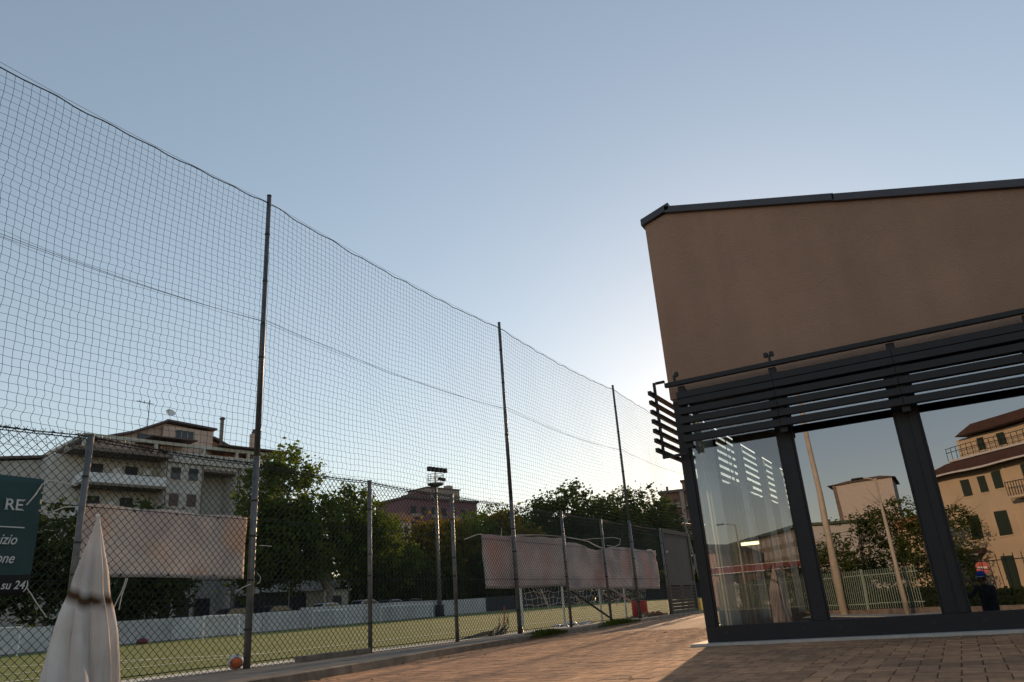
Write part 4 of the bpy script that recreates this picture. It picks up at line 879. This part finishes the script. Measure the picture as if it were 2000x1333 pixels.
for i in range(12):
    for j in range(8): m.f.append((i*9+j, i*9+j+1, (i+1)*9+j+1, (i+1)*9+j)); m.m.append(0)
m.build('sheet', M_white, wp, fix=False)
op = empty('small_orange_cone', (-8.95, 15.9, .03), 'small orange marker behind the fence beside the weeds', 'marker'); MB().lathe([(.09, 0), (.085, .02), (.05, .03), (.02, .17), (.001, .175)], 14).build('cone', mat('orange_plastic', (.5, .14, .03), .5), op, True)
# tangled branch / wire with a red ribbon
tw = empty('tangled_branches', (-9.0, 14.3, .03), 'tangle of dark twigs and wire with a red ribbon at the second tall pole', 'twigs'); m = MB(); rg = random.Random(2)
for k in range(26):
    a = rg.uniform(-.9, 1.3); h = rg.uniform(.1, .65)*(1-abs(a-.7)*.5); m.tube([(rg.uniform(-.1, .1), .4+a*.2, 0), (rg.uniform(-.1, .1), .5+a*.5, h*.5), (rg.uniform(-.1, .1), .75+a*.25, h)], [.012, .008, .003], 4)
for k in range(7): m.tube([(-.05, -2.2+k*.2, .01), (0, -.9+k*.15, .02+.02*k), (.03, .4, .03+.02*k)], .008, 4)
m.build('twig_heap', M_wire, tw); m = MB(); m.add([(.03, .83, .25), (.03, .89, .26), (.03, .93, .62), (.03, .89, .64)], [(0, 1, 2, 3)]); o = m.build('ribbon', M_redp, tw); o.modifiers.new('s', 'SOLIDIFY').thickness = .004
# weeds
def weed(y0, y1, lb, seed, hh):
    rg = random.Random(seed); m = MB()
    for _ in range(1500):
        t = rg.random(); y = y0+(y1-y0)*t; x = kerb_x(y)-.08+rg.uniform(-.16, .17); h = hh*rg.uniform(.4, 1)*(.35+.65*sin(pi*t)); a = rg.uniform(0, 6.28); L = rg.uniform(.3, 1.1)*h; w_ = .006
        p = Vector((x, y, .04)); q = p+Vector((cos(a)*L*.5, sin(a)*L*.5, h*.7)); e = p+Vector((cos(a)*L, sin(a)*L, h*.85)); s_ = Vector((-sin(a), cos(a), 0))*w_
        m.add([p-s_, p+s_, q+s_, q-s_, e], [(0, 1, 2, 3), (3, 2, 4)])
    m.build('weed_clump', thin_mat('weed_green'+str(seed), (.06, .085, .02), .4, (.10, .12, .035), 8, tcol=(1.3, 1.3, .6)), None, fix=False, kind='stuff', label=lb)
weed(13.4, 15.5, 'low green weeds growing along the kerb right of the second tall pole', 1, .16); weed(17.6, 20.9, 'green weeds along the kerb below the sagging banner', 2, .17)
rg = random.Random(31); m = MB()
for _ in range(190):
    y = rg.uniform(5.6, 24); x = kerb_x(y)+abs(rg.gauss(0, .35))+.02 if rg.random() < .8 else rg.uniform(-6, 1.5)
    if x > -3.1 and y > YF-.3: continue
    a = rg.uniform(0, 6.28); L = rg.uniform(.02, .045); p = Vector((x, y, .006)); d1 = Vector((cos(a), sin(a), 0))*L; d2 = Vector((-sin(a), cos(a), 0))*L*.5; u_ = Vector((0, 0, rg.uniform(.004, .016)))
    m.cur = rg.choice([0, 0, 1]); m.add([p-d1, p-d2+u_, p+d1+u_*.4, p+d2+u_*.2], [(0, 1, 2, 3)])
m.build('fallen_leaves', [mat('brown_leaf', (.10, .055, .03), .8), mat('pale_dry_leaf', (.28, .18, .09), .8)], None, fix=False, kind='stuff', label='scattered small dry leaves lying on the paving along the kerb')
# metal gate panel
gp = empty('metal_gate_panel', (-8.62, 25.55, .07), 'grey sheet metal gate leaf with louvred lower panel at the end of the fence', 'gate')
M_gate = mat('grey_gate_paint', (.055, .052, .05), .8, var=.15, vscale=2)
L = 3.05
for a in ((0, .16), (L-.16, L)): bevel(MB().box(-.05, .05, a[0], a[1], 0, 2.8).build('stile', M_gate, gp), .008)
for z in ((0, .12), (.92, 1.05), (2.66, 2.8)): bevel(MB().box(-.045, .045, .161, L-.161, z[0], z[1]).build('rail', M_gate, gp), .008)
MB().box(-.015, .015, .162, L-.162, 1.051, 2.659).build('sheet', M_gate, gp)
for k in range(7): MB().beam((.0, .17, .18+k*.11), (.0, L-.17, .18+k*.11), .05, .085, (.5, 0, 1)).build('louvre', M_gate, gp)
MB().beam((.06, .05, 2.0), (.06, .3, 2.05), .03, .05).build('hinge', M_steel, gp)
ye = empty('yellow_crate', (-8.75, 28.95, .07), 'yellow plastic crate standing just past the gate panel', 'crate'); m = MB(); m.box(-.2, .2, -.2, .2, 0, .03)
for s_ in (-1, 1): m.box(-.2, .2, s_*.2-.012, s_*.2+.012, .031, .42); m.box(s_*.2-.012, s_*.2+.012, -.187, .187, .031, .42)
m.build('crate', mat('yellow_plastic', (.7, .45, .04), .5), ye)
fr_ = empty('leaning_goal_frame', (-8.9, 29.2, .05), 'bare steel goal frame leaning at the end of the fence', 'goal frame')
for (a, c2) in (((-.3, 0, 0), (.1, 2.0, 3.3)), ((.3, .6, 0), (.0, .2, 3.3)), ((.45, 1.4, 0), (.35, 1.4, 3.2)), ((.0, .1, 2.0), (.4, 1.5, 2.05)), ((-.1, .2, 3.25), (.3, 2.2, 3.25)), ((-.6, .4, 0), (-.4, .4, 2.9))): MB().tube([a, c2], .04, 8).build('tube', M_steel, fr_)
# old goal behind the fence with torn net
og = empty('old_training_goal', (-10.6, 18.9, .0), 'old white goal with torn net hanging behind the long banner', 'goal')
MB().tube([(0, 0, 0), (0, 0, 2.0), (0, 9.0, 2.0), (0, 9.0, 0)], .05, 8).build('frame', M_white, og)
for y in (2.6, 5.4, 7.6): MB().tube([(.0, y, 0), (.0, y, 2.0)], .035, 8).build('upright', M_white, og)
MB().tube([(.5, .9, 1.4), (1.35, 3.4, .0)], .03, 6).build('stay', M_tarp, og); MB().tube([(.2, 4.6, 1.4), (1.2, 7.0, .05)], .03, 6).build('stay', M_rope, og)
m = MB(); rg = random.Random(12)
for k in range(60):
    y = k*.16; m.tube([(.06+.05*sin(k), y+.05*sin(k*1.7), 2.0), (.1, y+.12*sin(k*.6), 1.2), (.15+.1*sin(k*.5), y+.25*sin(k*.45), .9), (.2, y+.4*sin(k*.4), .35+.35*abs(sin(k*.31)))], .006, 3)
for k in range(9):
    z = 1.9-k*.17; m.tube([(.1, y*.1*1.0, z-.08*abs(sin(y*.7+k))) for y in range(0, 90, 3)], .006, 3)
m.build('torn_net', M_rope, og, kind='stuff')

# ------------------------------------------------------------------ what the glass front reflects
D2 = Vector((.72, .69, 0)).normalized(); RZ2 = atan2(D2.y, D2.x)
# picket fence, line through (-7.1,-30.4)
pf = empty('green_picket_fence', (-7.1, -30.4, -1), 'pale green metal picket fence on a low concrete base across the street', 'fence', None, RZ2)
M_pf = mat('pale_green_paint', (.30, .38, .31), .6, var=.1)
pk = MB().box(-.014, .014, -.014, .014, .32, 2.35).mesh('picket', M_pf)
pkd = MB().box(-.012, .012, -.012, .012, .32, 2.45).mesh('picket', M_dark)
for k in range(-70, 43): o = ob('picket', pk, pf); o.location = (k*.17, 0, 0)
for k in range(30): o = ob('picket', pkd, pf); o.location = (7.4+k*.42, 0, 0)
for k in range(-2, 1): MB().box(k*7.6-.06+3.3, k*7.6+.06+3.3, -.06, .06, .3, 2.4).build('post', M_pf, pf)
for z in (.55, 2.05): MB().box(-12, 7.3, -.03, -.016, z, z+.05).build('rail', M_pf, pf); MB().box(7.3, 20, -.03, -.016, z+.1, z+.14).build('rail', M_dark, pf)
MB().box(-12, 19, -.12, .12, 0, .299).build('base', M_conc, pf)
b = MB(); b.add([(-60, 4, 0), (-60, -60, 0), (60, -60, 0)], [])
pv = MB().box(-30, 30, .13, 2.2, -.02, .06).build('far_pavement', M_strip, None, kind='structure', label='pale pavement along the picket fence'); pv.location = (-7.1, -30.4, -1); pv.rotation_euler = (0, 0, RZ2)
def slamp(x, y, h, r, lb, arm=1.2, rz=2.6):
    t = empty('street_lamp', (x, y, -1), lb, 'street lamp', 'street lamps across the street', rz); M_l = M_lamp
    MB().tube([(0, 0, 0), (0, 0, h*.4), (0, 0, h)], [r, r*.75, r*.42], 12).build('pole', M_l, t, True)
    MB().tube([(0, 0, h-.1), (arm*.5, 0, h+.05), (arm, 0, h+.08)], .035, 8).build('arm', M_l, t); bevel(MB().box(arm-.1, arm+.5, -.12, .12, h+.03, h+.13).build('lamp_head', M_dark, t), .03)
M_lamp = mat('cream_lamp_paint', (.52, .46, .36), .6, var=.1)
slamp(-6.15, -29.0, 13.5, .24, 'thick tall cream lamp post at the left of the picket fence'); slamp(-2.69, -24.7, 6.75, .13, 'slimmer cream lamp post in front of the trees', .7, 3.0); slamp(-13.5, -38, 6.4, .1, 'thin lamp post near the petrol canopy', .9, 3.0)
Lr = [(0, 0, 4.6, 2.3, 2.3, 2.3), (-1.2, .5, 3.0, 1.8, 1.8, 1.7), (1.2, 0, 5.5, 1.6, 1.6, 1.5), (.5, 0, 2.2, 2.2, 2, 1.5)]
cr = crown_mesh(51, 230, 24, .17, M_leafA, Lr); tk = trunk_mesh(52, 7, .16, Lr, 3)
GR = 'trees behind the picket fence'
for (x, y, s, rz, lb) in ((-5.4, -37, .92, 0, 'loose leafy tree in front of the white tower, left of the slim lamp post'), (-3.0, -38, 1.02, 1.4, 'leafy tree whose top stands right in front of the white tower'), (-6.9, -36, .68, 3, 'low tree beside the thick lamp post'), (-1.4, -36, .78, 4, 'dark tree between the slim lamp post and the yellow house'), (-.3, -40, .95, 5.2, 'tree at the left corner of the yellow house')):
    tree('garden_tree', (x, y, -1), cr, tk, lb, 'tree', GR, s, rz)
def hedge(x0, y0, L, lb, h=1.25, seed=1):
    t = empty('hedge', (x0, y0, -1), lb, 'hedge', None, RZ2); rg = random.Random(seed); m = MB()
    for _ in range(int(L*420)):
        p = Vector((rg.uniform(0, L), rg.uniform(-.5, .5), rg.uniform(0, 1)**.7*h*(1+.2*noise.noise(Vector((rg.random()*3, 0, 0)))))); s = rg.uniform(.05, .12)
        d1 = Vector((rg.uniform(-1, 1), rg.uniform(-1, 1), rg.uniform(-1, 1))).normalized()*s; d2 = d1.cross(Vector((rg.random(), 1, rg.random()))).normalized()*s*.7; m.add([p-d1, p-d2, p+d1, p+d2], [(0, 1, 2, 3)])
    m.build('leaves', M_leafB, t, fix=False); MB().box(.1, L-.1, -.3, .3, 0, h*.7).build('hedge_core', M_leafB, t)
hedge(-9, -33.6, 13, 'dark hedge behind the left half of the picket fence', 1.2, 3); hedge(1.2, -26.2+1.6, 16, 'dark clipped hedge in front of the yellow house', .95, 4)
# yellow house
yh = empty('yellow_house', (-.1, -45, -1), 'sunlit yellow three storey house with roof terrace and green shutters', 'building', None, RZ2)
M_y = mat('yellow_render', (.66, .54, .37), .9, var=.08, vscale=.5); M_y2 = mat('pale_yellow_render', (.7, .58, .40), .9, var=.06); M_gs = mat('green_shutter', (.03, .05, .035), .6); M_rt = mat('terracotta', (.09, .052, .042), .85, var=.2, vscale=4)
MB().box(0, 22, -12, 0, 0, 8.55).build('wall', M_y, yh); MB().box(-.9, 23, -13, .9, 8.55, 8.72).build('eaves', M_rt, yh); MB().box(-.9, 23, .9, 1.0, 8.5, 8.62).build('gutter', M_white, yh)
MB().prism([(-.8, 8.721), (22.8, 8.721), (20, 9.3), (2.0, 9.3)], 'y', -12.5, .7).build('roof', M_rt, yh)
MB().box(2.3, 21, -10, -.6, 9.3, 11.0).build('upper_storey', M_y, yh); MB().box(3.2, 20, -9, -1.0, 9.8, 11.3).build('upper_storey', M_y2, yh); MB().prism([(2.9, 11.1), (21, 11.1), (19, 11.7), (4.5, 11.7)], 'y', -10, .2).build('upper_roof', M_rt, yh)
MB().box(1.9, 21, -.59, .35, 9.42, 9.56).build('terrace_slab', M_white, yh)
for z in (10.1, 10.4): MB().box(1.9, 21, .25, .3, z, z+.04).build('terrace_rail', M_dark, yh)
for k in range(40): MB().box(1.95+k*.45, 1.98+k*.45, .26, .29, 9.561, 10.39).build('baluster', M_dark, yh)
for (x, z, w_, h_) in ((2.2, 6.9, .75, 1.15), (3.7, 6.95, .62, 1.15), (4.9, 7.05, .7, 1.15), (2.0, 4.0, .95, 1.6), (4.2, 4.0, .95, 1.6), (7.2, 6.4, 1.0, 1.8), (7.4, 3.6, .9, 1.8), (10.5, 6.4, 1, 1.5), (10.5, 3.8, 1, 1.6), (13.5, 6.4, 1, 1.5), (13.5, 3.8, 1, 1.6), (4.0, 9.85, .5, .9), (5.6, 9.85, .6, .9), (7.8, 9.85, .6, .9)):
    y = .001 if z < 9 else -.59
    f = MB().box(x-.06, x+w_+.06, y, y+.06, z-.08, z).build('window', M_y2, yh); MB().box(x, x+w_, y, y+.05, z+.001, z+h_).build('shutter', M_gs, f)
MB().box(3.8, 4.7, .001, .05, .3, 2.7).build('door', M_gs, yh); MB().box(.9, 1.8, .001, .05, .3, 2.6).build('door', M_gs, yh)
MB().prism([(0.001, 3.1), (.9, 2.95), (.9, 3.0), (0.001, 3.4)], 'x', .3, 2.9).build('porch_roof', M_rt, yh); MB().box(.3, 2.9, .9, .96, 2.9, 3.02).build('gutter', M_white, yh)
MB().box(6.5, 9.5, .001, 1.0, 6.2, 6.35).build('balcony_floor', M_y2, yh); mm = MB()
for k in range(16): mm.box(6.5+k*.198, 6.53+k*.198, .95, .98, 6.351, 7.2)
mm.box(6.5, 9.5, .94, .99, 7.2, 7.25); mm.build('balcony_rail', M_dark, yh)
MB().tube([(5.9, .06, .2), (5.9, .06, 8.5)], .05, 8).build('downpipe', M_y2, yh)
# white blocks and petrol canopy
tb = empty('white_tower_house', (-11.0, -80, -1), 'tall blank white house end standing behind the garden trees', 'building'); MB().box(0, 6.6, -8, 0, 0, 13.2).build('wall', mat('warm_white_render', (.55, .5, .44), .9, var=.06), tb); MB().prism([(-.6, 13.2), (7.0, 13.2), (5.5, 13.5), (1.5, 13.45)], 'y', -8.3, .3).build('roof', M_tile, tb); MB().box(-.02, .4, .001, .05, 0, 13.1).build('corner_strip', M_conc, tb)
rr_ = empty('red_roofed_house', (-5.4, -62, -1), 'low house with a red roof right of the white tower house', 'building'); MB().box(0, 5, -6, 0, 0, 6.2).build('wall', M_y2, rr_); MB().prism([(-.4, 6.2), (5.4, 6.2), (4.2, 7.6), (1.5, 7.2)], 'y', -6.3, .3).build('roof', M_red, rr_)
wg = empty('long_cream_block', (-12, -57, -1), 'long cream office block with rows of white window panels behind the petrol canopy', 'building', None, atan2(-.83, -.5)); M_cr = mat('cream_render', (.36, .32, .25), .9, var=.08); M_crw = mat('white_panels', (.62, .6, .55), .7)
MB().box(0, 22, 0, 9, 0, 7.1).build('wall', M_cr, wg); MB().box(-.4, 22.4, -.4, 9.4, 7.1, 7.35).build('roof', mat('green_roof_edge', (.1, .13, .09), .7), wg); MB().box(-.15, .0, 0, 8.9, 0, 7.05).build('end_wall', M_crw, wg)
for k in range(13):
    for z in (6.2, 5.0, 3.8): 
        f = MB().box(.5+k*1.6, 1.6+k*1.6, -.05, -.001, z-.25, z+.5).build('window_panel', M_crw, wg)
pc = empty('petrol_station_canopy', (-19.5, -54, -1), 'flat petrol station canopy with a red band', 'canopy'); MB().box(0, 10.6, 0, 6, 3.34, 3.82).build('fascia', mat('red_fascia', (.20, .018, .028), .6), pc); MB().box(-.05, 10.65, -.05, 6.05, 3.821, 3.87).build('top_trim', M_white, pc); MB().box(-.05, 10.65, -.05, 6.05, 3.27, 3.339).build('bottom_trim', M_white, pc)
for x in (2, 8.4): MB().box(x, x+.4, 2.8, 3.2, 0, 3.269).build('column', M_white, pc)
kb_ = empty('petrol_kiosk', (-17, -58, -1), 'white petrol station kiosk under the red canopy', 'kiosk'); MB().box(0, 5, 0, 3, 0, 2.7).build('wall', M_crw, kb_); MB().box(.5, 3, 3.001, 3.05, .8, 2.1).build('window', G_far, kb_); MB().box(3.6, 4.5, 3.001, 3.05, 0, 2.2).build('door', M_shut, kb_)
tg = crown_mesh(61, 200, 22, .25, M_leafB, [(0, 0, 2.2, 4, 1.6, 2.0), (4, 0, 1.8, 3, 1.6, 1.6), (-4, 0, 1.6, 3, 1.6, 1.5)])
tree('roadside_bushes', (-10, -46, -1), tg, trunk_mesh(62, 3, .1, [(0, 0, 2, 2, 2, 1)], 2), 'row of green bushes under and beside the petrol canopy', 'bushes')
bh = empty('street_backdrop_houses', (-34, -62, -1), 'row of plain houses left of the petrol station', 'building', None, .3); MB().box(0, 14, -8, 0, 0, 5.6).build('wall', M_ap2, bh); MB().prism([(-.4, 5.6), (14.4, 5.6), (12, 6.6), (2, 6.6)], 'y', -8.4, .4).build('roof', M_rt, bh)
for k in range(5): MB().box(1+k*2.7, 2.1+k*2.7, .001, .06, 3.2, 4.6).build('window', M_gs, bh)
# no entry sign
ns = empty('no_entry_sign', (.99, -24.3, -1), 'round red no entry sign on a post in front of the yellow house', 'sign', None, .1)
MB().tube([(0, 0, 0), (0, 0, 2.25)], .03, 8).build('post', M_steel, ns); o = MB().tube([(0, .04, 1.9), (0, .055, 1.9)], .3, 32).build('disc', M_redp, ns); MB().box(-.21, .21, .056, .06, 1.84, 1.95).build('bar', M_white, ns)

# ------------------------------------------------------------------ the photographer, seen only in the glass
def person():
    fwd = Vector((-.478, .878, 0)); rt = Vector((.878, .478, 0)); O = Vector((.40, -.50, -1.0))
    def P(r_, f_, z): return O+rt*r_+fwd*f_+Vector((0, 0, z))
    t = empty('person', tuple(O), 'person in dark clothes and blue cap raising a phone, seen mirrored in the glass', 'person')
    V = []; E = []; R = []
    def v(p, r_, par_=None):
        V.append(tuple(Vector(p)-O)); R.append(r_)
        if par_ is not None: E.append((par_, len(V)-1))
        return len(V)-1
    pel = v(P(0, 0, .90), (.15, .11)); wa = v(P(0, 0, 1.05), (.135, .10), pel); chs = v(P(0, .0, 1.24), (.15, .11), wa); nb = v(P(0, .01, 1.36), (.085, .075), chs); nk = v(P(0, .03, 1.41), (.05, .05), nb); hd = v(P(0, .05, 1.49), (.07, .08), nk); ht = v(P(0, .05, 1.57), (.068, .08), hd); v(P(0, .05, 1.62), (.04, .045), ht)
    no = v(P(0, .135, 1.50), (.012, .012), hd)
    for s_ in (-1, 1):
        hp = v(P(s_*.09, 0, .84), (.09, .09), pel); kn = v(P(s_*.10, .02, .47), (.055, .06), hp); an = v(P(s_*.11, -.01, .09), (.036, .04), kn); v(P(s_*.13, .15, .035), (.035, .025), an)
        sh = v(P(s_*.17, .01, 1.33), (.058, .055), chs); 
        tgt = Vector((.045, -.085, .50)) if s_ > 0 else Vector((-.01, -.11, .50))
        hand = tgt+rt*s_*.075; el = (Vector(P(s_*.26, .22, 1.14))); el = v(el, (.04, .04), sh)
        wr = v(hand-fwd*.06+Vector((0, 0, -.05)), (.024, .026), el); pm_ = v(hand-fwd*.02, (.028, .02), wr)
        for k in range(4):
            b0 = hand+Vector((0, 0, .012*(1.5-k)+.0))+rt*(-s_*.0)+fwd*.012; f1 = v(b0+fwd*.012+Vector((0, 0, .006*(1.5-k))), (.009, .009), pm_); ln = (.03, .034, .032, .024)[k]; f2 = v(Vector(V[f1])+O-rt*s_*ln*.6+fwd*.0, (.008, .008), f1); v(Vector(V[f2])+O-rt*s_*ln*.5-fwd*.01, (.007, .007), f2)
        th = v(hand-fwd*.03+Vector((0, 0, .035)), (.010, .010), wr); v(hand-fwd*.035+Vector((0, 0, .06))-rt*s_*.02, (.009, .009), th)
    me = bpy.data.meshes.new('body'); me.from_pydata(V, E, []); 
    me.materials.append(mat('dark_clothes', (.025, .024, .028), .9, var=.2)); me.materials.append(mat('skin', (.32, .18, .12), .6)); me.materials.append(mat('jeans', (.03, .035, .05), .9))
    o = ob('body', me, t)
    sk = o.modifiers.new('skin', 'SKIN'); sk.use_smooth_shade = True; ss = o.modifiers.new('sub', 'SUBSURF'); ss.levels = 2; ss.render_levels = 2
    for i, r_ in enumerate(R): me.skin_vertices[0].data[i].radius = r_; me.skin_vertices[0].data[i].use_root = (i == 0)
    dg = bpy.context.evaluated_depsgraph_get(); ev = o.evaluated_get(dg); nm = bpy.data.meshes.new_from_object(ev); o.modifiers.clear(); o.data = nm
    for m_ in me.materials:
        if m_.name not in [x.name for x in nm.materials if x]: nm.materials.append(m_)
    idx = {m_.name.split('.')[0]: i for i, m_ in enumerate(nm.materials) if m_}
    for p in nm.polygons:
        c = p.center; q = c+O; p.material_index = idx.get('skin', 0) if (c.z > 1.385 or (q-Vector((0, -.1, .5))).length < .20) else (idx.get('jeans', 0) if c.z < .9 else 0)
    hdw = O+fwd*.05+Vector((0, 0, 1.50))
    loc = hdw-O
    Rm = Matrix.Translation(loc) @ Matrix.Rotation(YAW, 4, 'Z')
    m = MB(); m.lathe([(.100, .045), (.104, .07), (.098, .10), (.075, .135), (.03, .152), (.001, .155)], 24); m.cur = 1
    for k in range(13):
        a = pi*k/12; m.v.append((.098*cos(a), .098*sin(a), .047)); m.v.append((.09*cos(a), .098*sin(a)+.085*sin(a), .034))
    n0 = len(m.v)-26
    for k in range(12): m.f.append((n0+2*k, n0+2*k+1, n0+2*k+3, n0+2*k+2)); m.m.append(1)
    o = m.build('cap', [mat('cap_blue', (.03, .09, .45), .8), M_white], t, True, False); o.matrix_local = Rm; o.modifiers.new('s', 'SOLIDIFY').thickness = .004
    m = MB(); m.lathe([(.05, -.06), (.088, -.03), (.094, .02), (.09, .06), (.05, .1)], 20, (0, -.012, 0)); o = m.build('hair', mat('dark_hair', (.02, .015, .012), .8), t, True); o.matrix_local = Rm; o.scale = (.84, .9, 1)
    for s_ in (-1, 1):
        m = MB(); m.lathe([(.001, -.008), (.008, -.004), (.01, .002), (.001, .01)], 10, (s_*.03, .075, .005)); o = m.build('eye', M_wire, t, True); o.matrix_local = Rm
        m = MB(); m.lathe([(.001, -.03), (.012, -.02), (.016, 0), (.012, .022), (.001, .03)], 10, (s_*.08, .0, -.005)); o = m.build('ear', nm.materials[idx.get('skin', 0)], t, True); o.matrix_local = Rm
    m = MB().box(-.022, .022, .076, .084, -.045, -.037); o = m.build('mouth', M_redp, t); o.matrix_local = Rm
    ph = empty('phone', (0, 0, 0), 'dark phone held up in both hands, mirrored in the glass', 'phone')
    c = EYE-_f*.035-_r2*0; ph.matrix_world = Matrix(((_r2.x, _u2.x, -_f.x, c.x), (_r2.y, _u2.y, -_f.y, c.y), (_r2.z, _u2.z, -_f.z, c.z), (0, 0, 0, 1)))
    bevel(MB().box(-.125, .035, -.05, .025, -.004, .004).build('casing', M_wire, ph), .003, 2)
    MB().box(-.12, .03, -.046, .021, .0041, .0045).build('screen', G_far, ph)
person()
